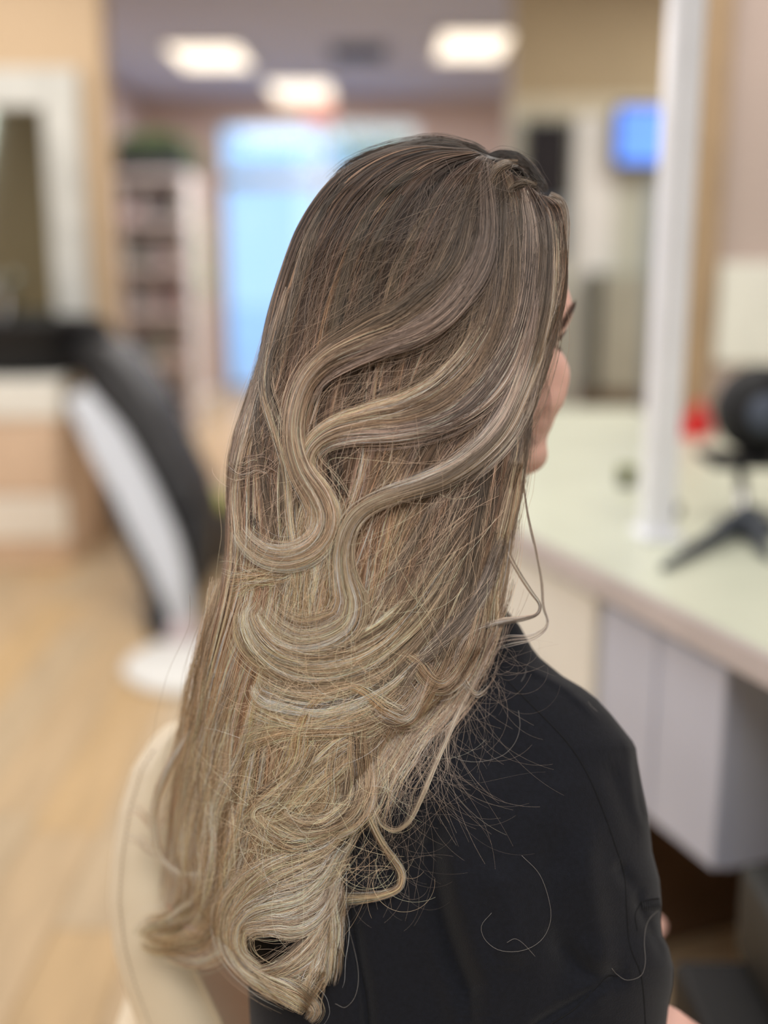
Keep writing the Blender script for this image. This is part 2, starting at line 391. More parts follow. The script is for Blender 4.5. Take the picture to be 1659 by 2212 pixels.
for k, z in enumerate(shz[:-1]):
    for j in range(6):
        cn, cc = bcols[(k*3+j*2+(j*k) % 3) % 5]; tall = j % 2
        bx = dx0+.09+j*(dx1-dx0-.16)/5
        lab = f'{cn} {"bottle" if tall else "jar"}, {["first","second","third","fourth","fifth","last"][j]} from the left, {ordn[k]} shelf of the display stand'
        key = (cn, tall)
        if key not in protos:
            e = empty('product_bottle', (0, 0, 0), lab, 'bottle', 'hair products on the display stand')
            mb = mat(cn+' plastic', cc, .4)
            if tall:
                lathe('body', (0, 0, 0), [(.026, 0), (.03, .006), (.03, .15), (.024, .17), (.012, .178)], mb, e, k=14)
                lathe('cap', (0, 0, .178), [(.013, 0), (.014, .004), (.014, .035), (.008, .04)], m_white, e, k=12)
            else:
                lathe('body', (0, 0, 0), [(.034, 0), (.04, .006), (.04, .085), (.036, .09)], mb, e, k=14)
                lathe('cap', (0, 0, .09), [(.038, 0), (.04, .004), (.04, .03), (.034, .034)], m_dark, e, k=14)
            protos[key] = e
        else:
            s = protos[key]; e = s.copy(); COL.objects.link(e)
            for ch in list(s.children):
                c = ch.copy(); COL.objects.link(c); c.parent = e
            e['label'] = lab
        e.location = (bx, Yd+.12, z+.0015)
t = empty('planter', (xY(330, 350, Yd), Yd+.17, dz1), 'dark trough planter with green leaves on top of the display stand', 'plant')
box('trough', (dx0+.0, Yd+.02, dz1), (dx1-.02, Yd+.3, zY(318, Yd)), mat('dark slate planter', (46, 50, 52), .6), t, bev=.01)
foliage('foliage', ((dx0+dx1)/2, Yd+.16, zY(306, Yd)), ((dx1-dx0)*.5, .12, .07), 420, .045, m_leaf, t, 5)
t = empty('hanging_plant', (xY(418, 400, 8.55), 8.55, 0), 'loose green plant on a thin stem beside the display stand', 'plant')
sx_ = xY(424, 500, 8.55)
lathe('pot', (sx_, 8.55, 0), [(.08, 0), (.11, .2), (.115, .22), (.09, .2)], m_white, t)
tube('stem', [(sx_, 8.55, .1), (sx_+.02, 8.55, .8), (sx_-.01, 8.55, 1.4)], .012, m_leaf, t, n=8)
foliage('foliage', (sx_, 8.55, 1.2), (.09, .09, .55), 160, .05, m_leafp, t, 9)
foliage('foliage', (sx_-.02, 8.55, zY(350, 8.3)), (.1, .08, .12), 120, .05, m_leaf, t, 11)

# ------------------------------------------------------------------ things on the partition
def panel_px(name, x0, y0, x1, y1, Yf, th, m, parent, bev=.006):
    ym = (y0+y1)/2
    return box(name, (xY(x0, ym, Yf), Yf, zY(y1, Yf)), (xY(x1, ym, Yf), Yf+th, zY(y0, Yf)), m, parent, bev=bev)
t = empty('wall_television', (xY(1182, 430, 5.98), 6.0, zY(600, 5.9)), 'black switched-off screen mounted on the pale panel right of the bulkhead corner', 'television')
panel_px('housing', 1134, 262, 1231, 432, 5.93, .05, m_dark, t)
panel_px('screen', 1139, 268, 1226, 426, 5.926, .005, m_glass_dark, t, .001)
t = empty('wall_cabinet', (xY(1182, 500, 5.98), 6.0, zY(600, 5.9)), 'blue grey cabinet on the wall below the black screen', 'cabinet')
panel_px('body', 1140, 436, 1222, 560, 5.86, .1, mat('slate blue laminate', (84, 98, 112), .5), t)
panel_px('door', 1144, 440, 1218, 556, 5.85, .01, mat('slate blue laminate', (84, 98, 112)), t, .002)
t = empty('monitor', (xY(1390, 290, 5.9), 5.96, zY(360, 5.9)), 'small monitor with a bright blue screen high on the sage panel', 'monitor')
panel_px('housing', 1328, 226, 1455, 358, 5.86, .05, m_dark, t)
panel_px('screen', 1336, 234, 1448, 350, 5.854, .006, mat('lit blue screen', (92, 142, 240), .4, var=.04, scale=3, emit=.8), t, .001)
box('wall_bracket', (xY(1385, 290, 5.9), 5.91, zY(330, 5.9)), (xY(1400, 290, 5.9), 6.0, zY(280, 5.9)), m_dark, t)
t = empty('locker', (xY(1332, 740, 5.7), 5.8, 0), 'tall dark grey green cabinet with a brown base beyond the worktop', 'cabinet')
box('body', (xY(1278, 740, 5.6), 5.62, zY(850, 5.6)), (xY(1392, 740, 5.6), 5.94, zY(588, 5.6)), mat('grey green metal', (140, 146, 132), .5, var=.05), t, bev=.01)
box('door', (xY(1296, 740, 5.6), 5.605, zY(846, 5.6)), (xY(1388, 740, 5.6), 5.62, zY(594, 5.6)), mat('grey green door', (158, 158, 144), .5), t, bev=.004)
box('edge_post', (xY(1276, 740, 5.6), 5.60, zY(850, 5.6)), (xY(1296, 740, 5.6), 5.63, zY(588, 5.6)), m_dark, t, bev=.004)
box('base', (xY(1274, 740, 5.6), 5.6, 0), (xY(1392, 740, 5.6), 5.94, zY(852, 5.6)), mat('brown wood base', (92, 72, 50), .5, var=.08), t, bev=.008)

# ------------------------------------------------------------------ the station on the right
ZT = .75
def proj(p):
    v = np.asarray(p, float)-CAM; d = v@AF
    return CX+v@AX/d*F_PX, CY-v@AU/d*F_PX
A_, B_ = np.array([.66, .888]), np.array([-.15, 3.08])
def edge_t(px, z=.7):
    ts = np.linspace(0, 1, 2000); q = [proj((A_[0]+(B_[0]-A_[0])*s, A_[1]+(B_[1]-A_[1])*s, z))[0] for s in ts]
    return float(ts[np.argmin(np.abs(np.array(q)-px))])
def prism(name, poly, z0, z1, m, parent=None, bev=.004):
    bm = bmesh.new(); vs = [bm.verts.new((x, y, z0)) for x, y in poly]; f = bm.faces.new(vs)
    r = bmesh.ops.extrude_face_region(bm, geom=[f])
    for v in r['geom']:
        if isinstance(v, bmesh.types.BMVert): v.co.z = z1
    bmesh.ops.recalc_face_normals(bm, faces=bm.faces)
    if bev: bmesh.ops.bevel(bm, geom=bm.edges[:], offset=bev, segments=2, affect='EDGES')
    return bm_obj(name, bm, m, parent, False)
dirE = (B_-A_)/np.linalg.norm(B_-A_); nE = np.array([dirE[1], -dirE[0]])   # points to the wall side
if nE[0] < 0: nE = -nE
t = empty('worktop', (1.0, 2.4, ZT-.04), 'long pale green white worktop with a beige front edge running into the room', 'worktop')
ins = .012
prism('slab', [tuple(A_+nE*ins), tuple(B_+nE*ins), (-.13, 3.74), (rx-.01, 3.74), (rx-.01, 3.26), (2.3, 3.26), (2.3, .888)], ZT-.04, ZT, m_counter, t, .003)
prism('front_edge', [tuple(A_), tuple(B_), tuple(B_+nE*.012), tuple(A_+nE*.012)], ZT-.043, ZT+.001, m_edge, t, .003)
def cab(t0, t1, dep, z0, z1, m, name, lab, nd=2):
    a, b = A_+(B_-A_)*t0+nE*.03, A_+(B_-A_)*t1+nE*.03
    e = empty(name, ((a[0]+b[0])/2, (a[1]+b[1])/2, 0), lab, 'cabinet')
    prism('body', [tuple(a+nE*.02), tuple(b+nE*.02), tuple(b+nE*dep), tuple(a+nE*dep)], z0, z1, m, e, .003)
    for k in range(nd):
        p, q = a+(b-a)*(k/nd+.004), a+(b-a)*((k+1)/nd-.004)
        prism('door', [tuple(p), tuple(q), tuple(q+nE*.019), tuple(p+nE*.019)], z0+.004, z1-.02, m, e, .003)
    if z0 < .1: prism('plinth', [tuple(a+nE*.05), tuple(b+nE*.05), tuple(b+nE*dep*.98), tuple(a+nE*dep*.98)], .001, z0, m_dark, e, 0)
    return e
t1270, t1540 = edge_t(1268), edge_t(1536)
cab(t1540, t1270, .5, .37, ZT-.045, m_greycab, 'wall_hung_cabinet', 'grey two-door cabinet hung under the beige edge of the worktop', 2)
cab(t1270+.0065, .97, .5, .03, ZT-.045, m_cream, 'base_cabinet', 'cream cabinet farther along under the worktop, left of the grey one', 3)
a = A_+nE*.42; b = A_+(B_-A_)*t1540+nE*.42
struct(prism('trim_1', [tuple(a), tuple(b), tuple(b+nE*.02), tuple(a+nE*.02)], .46, ZT-.045, mat('taupe modesty panel', (134, 122, 114), .6), None, .002))
b = A_+(B_-A_)*t1270+nE*.51
a = A_+nE*.51
struct(prism('shade_trim_2', [tuple(a), tuple(b), tuple(b+nE*.02), tuple(a+nE*.02)], .002, .46, mat('dark brown shade panel', (96, 74, 56), .6, var=.1, scale=5), None, .002))  # added dark panel standing in for the shade under the worktop
pa = A_+(B_-A_)*t1270
struct(prism('shade_trim_3', [tuple(pa+nE*.035), tuple(pa+dirE*.012+nE*.035), tuple(pa+dirE*.012+nE*.5), tuple(pa+nE*.5)], .002, .368, mat('dark brown shade panel', (96, 74, 56)), None, .001))  # added dark end panel in place of shade below the hung cabinet
# slim post of the station mirror
t = empty('mirror_post', (xY(1405, 1150, 1.96), 1.96, ZT), 'slim white upright standing on the worktop, rising out of the picture', 'post')
pxm = xY(1440, 700, 1.96)
box('upright', (pxm-.024, 1.93, ZT+.012), (pxm+.03, 1.99, CEIL-.01), mat('bluish white enamel', (240, 242, 248), .35, var=.02), t, bev=.008)
box('foot', (pxm-.035, 1.915, ZT), (pxm+.041, 2.005, ZT+.014), mat('bluish white enamel', (240, 242, 248)), t, bev=.004)

def ctop(px, py):   # point of the worktop seen at this place
    r = P(px, py, 1.0)-CAM; return CAM+r*((ZT-1.25)/r[2])
c = ctop(1498, 940)
t = empty('red_towel', c, 'bright red folded cloth heap on the worktop in front of the pink wall', 'cloth')
def heap(name, c, hw, hd, h, m, parent, seed=0):
    g = np.random.default_rng(seed); rows = []
    for i, v in enumerate(np.linspace(0, 1, 12)):
        r = (1-v)**.8*.96+.04; z = h*v
        rows.append([(c[0]+hw*r*math.cos(a)*(1+.12*math.sin(3*a+4*v))+.25*hw*v, c[1]+hd*r*math.sin(a)*(1+.12*math.cos(4*a)), c[2]+z*(1+.08*math.sin(5*a))) for a in np.linspace(0, 2*math.pi, 28, endpoint=False)])
    return loft(name, rows, m, parent)
heap('folds', c, .058, .05, .095, mat('red cloth', (196, 34, 34), .8, var=.08, bump=.3), t)
heap('corner', c+np.array([-.035, -.02, .0]), .035, .03, .05, mat('red cloth', (196, 34, 34)), t)
c = ctop(1352, 1050)
t = empty('flower_pot', c, 'tiny yellow green plant in a dark pot on the worktop left of the white upright', 'plant')
lathe('pot', c, [(.014, 0), (.016, .002), (.02, .022), (.018, .024), (.014, .018)], m_dark, t)
foliage('foliage', c+np.array([0, 0, .032]), (.02, .02, .014), 260, .008, mat('lime leaves', (140, 146, 40), .6, var=.15), t, 4)
c = ctop(1440, 1112)
t = empty('hair_clip_tub', c, 'small flat black tub on the worktop beside the foot of the white upright', 'tub')
lathe('body', c, [(.02, 0), (.022, .003), (.024, .014), (.021, .015), (.018, .006)], m_dark, t, sx=1.2)
lathe('lid', c+np.array([0, 0, .0155]), [(.024, 0), (.025, .003), (.02, .006), (.004, .007)], m_black, t, sx=1.2)
# black round-headed lamp on a stand
c = ctop(1612, 1150); hd = P(1640, 885, np.linalg.norm(c-CAM)*.99)
t = empty('round_lamp', c, 'black round-headed device on a thin stem with splayed dark feet at the right edge', 'appliance')
lathe('head', hd, [(.0, -.05), (.045, -.052), (.075, -.04), (.085, -.01), (.085, .03), (.06, .05), (0, .055)], m_black, t, k=36, axis='Y')
lathe('dial', hd+np.array([-.004, -.055, 0]), [(0, -.006), (.032, -.005), (.036, 0), (.036, .008)], mat('blue grey plastic', (78, 86, 102), .4), t, axis='Y')
box('shelf_plate', hd+np.array([-.1, -.07, -.105]), hd+np.array([.12, .07, -.088]), m_black, t, bev=.006)
box('bracket', hd+np.array([-.02, -.02, -.09]), hd+np.array([.02, .02, -.06]), m_black, t, bev=.003)
tube('stem', [hd+np.array([-.03, 0, -.1]), c+np.array([-.005, 0, .01])], .011, m_steel, t, n=6)
m_foot = mat('slate grey plastic', (64, 70, 78), .5)
for q in ((1432, 1236), (1660, 1215), (1650, 1110)):
    e = ctop(*q); tube('foot', [c+np.array([0, 0, .034]), c*.55+e*.45+np.array([0, 0, .02]), e+np.array([0, 0, .0085])], [.02, .014, .006], m_foot, t, n=10)
lathe('base', c+np.array([0, 0, .001]), [(.05, 0), (.055, .004), (.05, .02), (.02, .034)], m_foot, t)
# mat and stool in the knee space
def fl(px, py):
    r = P(px, py, 1.0)-CAM; return CAM+r*((0-1.25)/r[2])
# dark salon trolley whose corner shows at the bottom right
tp = P(1448, 2068, 1.42); tz = tp[2]
t = empty('salon_trolley', (tp[0]+.2, tp[1], 0), 'dark salon trolley with a raised bin, cut off by the bottom right corner', 'trolley')
m_tr = mat('matt black plastic', (24, 24, 25), .6, var=.05)
box('body', (tp[0], tp[1]-.34, .08), (tp[0]+.46, tp[1]+.0, tz), m_tr, t, bev=.015, seg=3)
q1 = P(1572, 1815, 1.46)
box('bin', (q1[0], tp[1]-.2, tz), (q1[0]+.34, tp[1]+.02, q1[2]), mat('dark grey plastic', (44, 45, 43), .6), t, bev=.012, seg=3)
for dx in (.05, .41):
    for dy in (-.3, -.05): lathe('castor', (tp[0]+dx, tp[1]+dy, 0), [(.012, .003), (.028, .006), (.03, .03), (.026, .055), (.01, .082)], m_dark, t, k=14)

# ------------------------------------------------------------------ her chair
m_hide = mat('cream leather', (240, 224, 196), .5, var=.03, scale=5, bump=.35, bscale=55)
m_pipe = mat('pale piping', (232, 214, 182), .5)
m_stitch = mat('brown stitching', (150, 128, 100), .8)
ch = empty('salon_chair', P(800, 2700, 1.25)*(1, 1, 0), 'cream leather salon chair with piped edges that the woman sits in', 'chair')
xl_c = [(1548, 402), (1556, 372), (1575, 345), (1600, 322), (1660, 283), (1750, 256), (1850, 240), (1950, 233), (2050, 243), (2130, 264), (2212, 294), (2400, 360), (2650, 440)]
xs_c = [(1548, 425), (1600, 405), (1700, 385), (1900, 378), (2050, 404), (2212, 480), (2400, 560), (2650, 640)]
rows = []
for y in np.linspace(1548, 2650, 60):
    xl, xs = ip(y, xl_c), ip(y, xs_c); top = sm(1548, 1600, y)
    rows.append([P(xl+2, y, 1.075), P(xl+1, y, 1.05), P(xl+9, y, 1.025), P(xl+26, y, 1.008), P((xl+xs)/2, y, .998-.006*top), P(xs-12, y, .994), P(xs, y, 1.0),
                 P(xs+8, y, 1.012), P(xs+60, y, 1.06), P(xs+170, y, 1.13), P(xs+330, y, 1.19), P(xs+480, y, 1.22), P(xs+480, y, 1.27),
                 P(xs+300, y, 1.25), P(xs+140, y, 1.2), P(xl+50, y, 1.12)])
back = loft('backrest', rows, m_hide, ch)
ys = np.linspace(1552, 2640, 50)
tube('piping', [P(ip(y, xs_c)-2, y, .992) for y in ys], .0022, m_pipe, ch)
tube('piping', [P(ip(y, xs_c)+112, y, 1.09) for y in ys], .0018, mat('dark piping', (96, 86, 78), .6), ch)
for off in (0,):
    k = 0
    for y in np.arange(1620, 2260, 13):
        xa, xb = ip(y, xl_c)+24+sm(1900, 2200, y)*6, ip(y+8, xl_c)+24+sm(1900, 2200, y)*6
        tube('stitch', [P(xa, y, 1.0075), P(xb, y+8, 1.0072)], .0006, m_stitch, ch, k=5)
sc_ = P(830, 2780, 1.25)
box('seat', (sc_[0]-.27, sc_[1]-.2, .42), (sc_[0]+.27, sc_[1]+.32, .52), m_hide, ch, bev=.03, seg=4)
lathe('column', (sc_[0], sc_[1]+.05, 0), [(.24, 0), (.25, .01), (.2, .03), (.05, .05), (.04, .1), (.04, .42)], m_steel, ch, k=36)

# ------------------------------------------------------------------ the woman: surfaces of hair and jacket in depth
XL = [(296, 940), (305, 880), (318, 838), (334, 795), (352, 757), (375, 722), (400, 700), (440, 668), (490, 640), (550, 614), (600, 599), (700, 572), (780, 556), (870, 530), (930, 507), (1000, 494), (1100, 492), (1200, 489), (1300, 472), (1400, 442), (1480, 425), (1560, 402), (1650, 380), (1750, 372), (1850, 380), (1950, 420), (2030, 480), (2100, 550), (2180, 620)]
XR = [(296, 960), (305, 990), (318, 1012), (326, 1032), (338, 1062), (345, 1100), (365, 1135), (400, 1160), (418, 1176), (424, 1200), (440, 1217), (480, 1226), (540, 1226), (600, 1221), (660, 1211), (720, 1190), (790, 1158), (880, 1134), (960, 1131), (1000, 1130), (1050, 1110), (1150, 1094), (1220, 1072), (1300, 1062), (1400, 1040), (1480, 985), (1560, 900), (1600, 850), (1700, 790), (1800, 745), (1900, 718), (2000, 716), (2100, 708), (2180, 660)]
def hair_front(px, py):
    """distance along the lens axis of the outer hair surface"""
    xl, xr = ip(py, XL), ip(py, XR)
    xc, hw = (xl+xr)/2, np.maximum((xr-xl)/2, 4)
    u = np.clip((px-xc)/hw, -1, 1)
    b = np.interp(py, [296, 330, 400, 520, 700, 1200, 1600, 2200], [.004, .018, .032, .040, .042, .038, .034, .028])
    d = .834+.010*sm(1300, 2100, py) - b*np.sqrt(1-np.abs(u)**2.3+1e-9)
    d = d + .12*sm(1250, 1800, py)*sm(0, 1, (600-px)/260)
    return d
JR = [(1280, 1066), (1300, 1078), (1350, 1122), (1400, 1150), (1420, 1166), (1460, 1215), (1485, 1258), (1510, 1290), (1540, 1318), (1575, 1346), (1600, 1366), (1615, 1374), (1640, 1377), (1700, 1388), (1760, 1401), (1840, 1409), (1900, 1425), (1950, 1429), (1990, 1427), (2020, 1430), (2045, 1444), (2090, 1455), (2130, 1453), (2170, 1445), (2212, 1440), (2500, 1425)]
JL = [(1280, 1030), (1300, 1000), (1350, 900), (1450, 760), (1600, 640), (1800, 570), (2000, 530), (2212, 540), (2500, 560)]
FOLDS = [  # points, half width px, depth change (metres, + = into the cloth)
    ([(958, 1730), (936, 1800), (934, 1860), (952, 1960), (985, 2070), (1010, 2140), (1020, 2260)], 30, .013),
    ([(1000, 1740), (985, 1830), (990, 1930), (1018, 2060), (1060, 2200)], 44, -.002),
    ([(760, 1960), (772, 2060), (790, 2160), (800, 2300)], 14, .006),
    ([(1290, 1770), (1270, 1850), (1285, 1960), (1300, 2060), (1290, 2200)], 30, -.004),
    ([(1200, 1780), (1190, 1900), (1215, 2030), (1225, 2200)], 40, .004),
    ([(1375, 1618), (1378, 1680), (1385, 1740), (1403, 1790)], 9, .010),
    ([(1340, 1560), (1362, 1620), (1370, 1680), (1384, 1740), (1400, 1800)], 12, -.004),
    ([(1370, 1930), (1390, 1975), (1420, 2030), (1440, 2080)], 12, .006),
    ([(1330, 1860), (1360, 1905), (1395, 1940)], 16, .004),
    ([(1180, 2000), (1250, 2090), (1310, 2110), (1360, 2100)], 24, .005),
    ([(1120, 1440), (1170, 1455), (1230, 1490), (1300, 1560)], 12, -.003),
    ([(1330, 2110), (1290, 2135), (1250, 2160), (1180, 2200), (1120, 2240)], 10, .003),
    ([(1010, 1560), (1100, 1640), (1180, 1740)], 60, .003),
    ([(1310, 1640), (1350, 1740), (1385, 1830)], 20, .003),
    ([(1060, 1860), (1100, 1980), (1110, 2100)], 36, -.004),
]
FC = [(catmull(p, 40), w_, a_) for p, w_, a_ in FOLDS]
def jacket_front(px, py):
    xl, xr = ip(py, JL), ip(py, JR); xc, hw = (xl+xr)/2, np.maximum((xr-xl)/2, 4)
    u = np.clip((px-xc)/hw, -1, 1)
    b = np.interp(py, [1280, 1330, 1420, 1550, 1700, 1900, 2212, 2500], [.004, .016, .032, .052, .07, .082, .085, .085])
    d = np.interp(py, [1280, 1450, 1700, 2500], [.892, .888, .882, .885]) - b*(1-np.abs(u)**2.6+1e-9)**.5
    d = d + .022*sm(985+.25*(py-1950), 880+.25*(py-1950), px)*sm(1740, 1900, py)
    for c, w_, a_ in FC:
        lo, hi = c.min(0)-w_*3, c.max(0)+w_*3
        sel = (px > lo[0]) & (px < hi[0]) & (py > lo[1]) & (py < hi[1])
        if not np.any(sel): continue
        q = np.stack([px[sel], py[sel]], -1)
        D2 = ((q[:, None]-c[None])**2).sum(-1)
        k = D2.argmin(1); dd = D2[np.arange(len(k)), k]
        fade = np.interp(k, [0, 8, 31, 39], [0.0, 1, 1, 0.0])
        d = d.copy(); d[sel] += 1.5*a_*np.exp(-dd/(w_*w_))*fade*np.clip(1-np.abs(u[sel])**8, 0, 1)
    # barely visible drape
    d = d+.0012*np.sin(px*.021+py*.006+1.3*np.sin(py*.009))*sm(1500, 1700, py)
    return d

person = empty('person', P(830, 2600, 1.0)*(1, 1, 0), 'person seated on the cream chair with back turned, wearing a black long-sleeved blouse', 'person')

# ---- body: torso, arms and hands grown from a skeleton, head sculpted; joined to one skin
m_skin = mat('skin', (252, 200, 184), .5, var=.03, scale=14, sss=.12)
def skin_graph(name, verts, edges, radii, sub=2):
    me = bpy.data.meshes.new(name); me.from_pydata([tuple(v) for v in verts], edges, []); me.update()
    o = bpy.data.objects.new(name, me); COL.objects.link(o)
    sk = o.modifiers.new('skin', 'SKIN'); sk.use_smooth_shade = True
    for i, r in enumerate(radii):
        me.skin_vertices[0].data[i].radius = (r, r) if np.ndim(r) == 0 else r
    me.skin_vertices[0].data[0].use_root = True
    s = o.modifiers.new('sub', 'SUBSURF'); s.levels = sub; s.render_levels = sub
    bpy.context.view_layer.update()
    e = o.evaluated_get(bpy.context.evaluated_depsgraph_get()); m2 = bpy.data.meshes.new_from_object(e)
    V = np.array([v.co[:] for v in m2.vertices]); Fc = [tuple(p.vertices) for p in m2.polygons]
    bpy.data.objects.remove(o); bpy.data.meshes.remove(m2)
    return V, Fc
parts = []
pelvis = P(880, 2560, 1.05)
G = [pelvis, P(885, 2350, 1.02), P(890, 2080, 1.0), P(905, 1760, .985), P(925, 1500, .975), P(940, 1330, .965), P(950, 1200, .955), P(958, 1080, .95),
     P(1040, 1500, .955), P(1180, 1620, .92), P(1250, 1920, .895), P(1320, 2250, .885), P(1420, 2262, .93), P(1545, 2330, 1.02),          # right arm
     P(850, 1520, 1.03), P(840, 1650, 1.12), P(900, 1950, 1.2), P(1050, 2180, 1.24), P(1220, 2120, 1.29), P(1362, 2040, 1.30),      # left arm
     P(1010, 2640, 1.1), P(1240, 2720, 1.35), P(760, 2640, 1.2), P(1000, 2700, 1.5)]
E = [(0, 1), (1, 2), (2, 3), (3, 4), (4, 5), (5, 6), (6, 7), (4, 8), (8, 9), (9, 10), (10, 11), (11, 12), (12, 13), (4, 14), (14, 15), (15, 16), (16, 17), (17, 18), (18, 19), (0, 20), (20, 21), (0, 22), (22, 23)]
R = [.11, .1, .095, .095, .08, .058, .052, .05, .055, .044, .04, .036, .035, .03, .055, .046, .042, .038, .035, .03, .08, .06, .08, .06]
def capsules(verts, edges, radii, K=20):
    for i, j in edges:
        a, b = np.array(verts[i]), np.array(verts[j]); ax = b-a; L = np.linalg.norm(ax); ax = ax/L
        u_ = np.cross(ax, [0.3, 0.2, .93]); u_ /= np.linalg.norm(u_); v_ = np.cross(ax, u_); V, Fc = [], []
        prof = [(radii[i]*math.cos(t_), -radii[i]*math.sin(t_)) for t_ in np.linspace(math.pi/2*.97, 0, 7)]+[(radii[i]+(radii[j]-radii[i])*s_, L*s_) for s_ in np.linspace(.15, .85, 5)]+[(radii[j]*math.cos(t_), L+radii[j]*math.sin(t_)) for t_ in np.linspace(0, math.pi/2*.97, 7)]
        for r_, h_ in prof:
            for k_ in range(K):
                an = 2*math.pi*k_/K; V.append(a+ax*h_+r_*(u_*math.cos(an)+v_*math.sin(an)))
        for p_ in range(len(prof)-1):
            for k_ in range(K): Fc.append((p_*K+k_, p_*K+(k_+1) % K, (p_+1)*K+(k_+1) % K, (p_+1)*K+k_))
        Fc += [tuple(range(K))[::-1], tuple((len(prof)-1)*K+k_ for k_ in range(K))]
        parts.append((np.array(V), Fc))
capsules(G, E, R)
def hand(wrist, fwd, side, up, s=1.0):
    """palm + five fingers; fwd along the fingers, side towards the thumb"""
    fwd, side, up = [np.array(v)/np.linalg.norm(v) for v in (fwd, side, up)]
    palm = [wrist-fwd*.06*s, wrist, wrist+fwd*.045*s, wrist+fwd*.085*s]
    parts.append(skin_graph('p', palm, [(0, 1), (1, 2), (2, 3)], [.03*s, (.028*s, .022*s), (.036*s, .016*s), (.038*s, .013*s)], 1))
    for k, (ofs, L) in enumerate(((.03, .068), (.010, .078), (-.011, .072), (-.031, .056))):
        b = wrist+fwd*.075*s+side*ofs*s; curl = .45+.1*k
        pts = [b]; d = fwd.copy()
        for j, f in enumerate((.45, .32, .23)):
            d = d*math.cos(curl*.8)-up*math.sin(curl*.8); d /= np.linalg.norm(d); pts.append(pts[-1]+d*L*f*s)
        parts.append(skin_graph('f', pts, [(0, 1), (1, 2), (2, 3)], [.0095*s, .009*s, .008*s, .0068*s], 1))
    b = wrist+fwd*.02*s+side*.022*s; d = fwd*.6+side*.8-up*.25; d /= np.linalg.norm(d); d2 = fwd*.9+side*.3-up*.3; d2 /= np.linalg.norm(d2)
    parts.append(skin_graph('t', [b, b+d*.035*s, b+d*.035*s+d2*.028*s, b+d*.035*s+d2*.05*s], [(0, 1), (1, 2), (2, 3)], [.013*s, .011*s, .0098*s, .008*s], 1))
lw = P(1362, 2040, 1.30); tgt = P(1412, 1968, 1.36)
hand(lw, tgt-lw, (-.2, .3, 1.0), (.75, -.5, .1), .8)
rw = P(1545, 2330, 1.02); hand(rw, P(1600, 2420, 1.15)-rw, (-.5, .3, .4), (0, -.3, 1))

# head sculpt in her own axes: f forward, l to her right, z up (origin midway between the ears at eye height)
YAW = math.radians(47)
HF = np.array([math.cos(YAW), math.sin(YAW), 0]); HR = np.array([math.sin(YAW), -math.cos(YAW), 0]); HZ = np.array([0, 0, 1.0])
HC = P(985, 738, .905)
nu, nv = 150, 110
th = np.linspace(0, math.pi, nv)[:, None]*np.ones((1, nu)); ph = np.linspace(-math.pi, math.pi, nu, endpoint=False)[None]*np.ones((nv, 1))
dz, df, dl = np.cos(th), np.sin(th)*np.cos(ph), np.sin(th)*np.sin(ph)
z = np.where(dz > 0, dz*.125, dz*.131)
rf = np.where(df > 0, .093, .094); f_ = df*rf; l_ = dl*.073
low = np.clip(-z/.131, 0, 1)
l_ = l_*(1-.24*low**1.8); f_ = np.where(df > 0, f_*(1+.02*low)+.012*low**2, f_*(1-.45*low))
f_ = f_-.004*(z > .03)*((z-.03)/.08)**2*0
def gs(x, s): return np.exp(-(x/s)**2)
fr = np.clip(df, 0, 1)
nose = .030*gs(l_, .011+.007*np.clip((-z-.01)/.03, 0, 1))*np.interp(z, [-.056, -.048, -.040, -.012, .012, .02], [0, .55, 1, .55, .1, 0])
wing = .007*(gs(l_-.013, .007)+gs(l_+.013, .007))*gs(z+.043, .009)
sock = -.0095*(gs(l_-.033, .016)+gs(l_+.033, .016))*gs(z, .011)
brow = .0055*(gs(l_-.035, .024)+gs(l_+.035, .024))*gs(z-.019, .010)
lips = .0065*gs(l_, .021)*gs(z+.072, .013)-.003*gs(l_, .024)*gs(z+.0725, .0018)
lipu = .0022*gs(l_, .018)*gs(z+.067, .0035)+.003*gs(l_, .015)*gs(z+.079, .004)
dent = -.005*gs(l_, .03)*gs(z+.09, .007)
chin = .009*gs(l_, .02)*gs(z+.105, .012)
f_ = f_+fr*(nose+wing+sock+brow+lips+lipu+dent+chin)
chk = .007*(gs(np.abs(l_)-.05, .018))*gs(z+.034, .018)*np.clip(df*2, 0, 1)
f_ = f_+chk*.7; l_ = l_+np.sign(l_)*chk*.8
eyel = -.004*gs(np.abs(l_)-.062, .012)*gs(z-.003, .016)*np.clip(df*2, 0, 1); l_ = l_+np.sign(l_)*eyel; f_ = f_+eyel
Hd = HC+f_[..., None]*HF+l_[..., None]*HR+z[..., None]*HZ
# fit the far contour of the face (seen past the hair) to its real shape
CONT = [(560, 1218), (600, 1222), (632, 1230), (655, 1237), (668, 1239), (685, 1236), (700, 1229), (714, 1222), (726, 1211), (738, 1202), (748, 1203), (758, 1212), (770, 1220), (784, 1227), (800, 1231), (820, 1231), (850, 1227), (872, 1221), (885, 1213), (900, 1203), (915, 1198), (930, 1191), (945, 1184), (960, 1184), (980, 1187), (998, 1184), (1012, 1174), (1022, 1158), (1030, 1130), (1038, 1095)]
hp = np.array([proj(p) for p in Hd.reshape(-1, 3)]); 
ys_ = np.arange(560, 1040, 6); cur = []
for y in ys_:
    s_ = np.abs(hp[:, 1]-y) < 7; cur.append(hp[s_, 0].max() if s_.any() else np.nan)
cur = np.array(cur); ok = ~np.isnan(cur); want = ip(ys_, CONT)
delta = np.interp(hp[:, 1], ys_[ok], (want-cur)[ok]); curv = np.interp(hp[:, 1], ys_[ok], cur[ok])
wgt = sm(180, 30, curv-hp[:, 0])
dd = (Hd.reshape(-1, 3)-CAM)@AF
HV = Hd.reshape(-1, 3)+(delta*wgt/F_PX*dd)[:, None]*AX
HFc = []
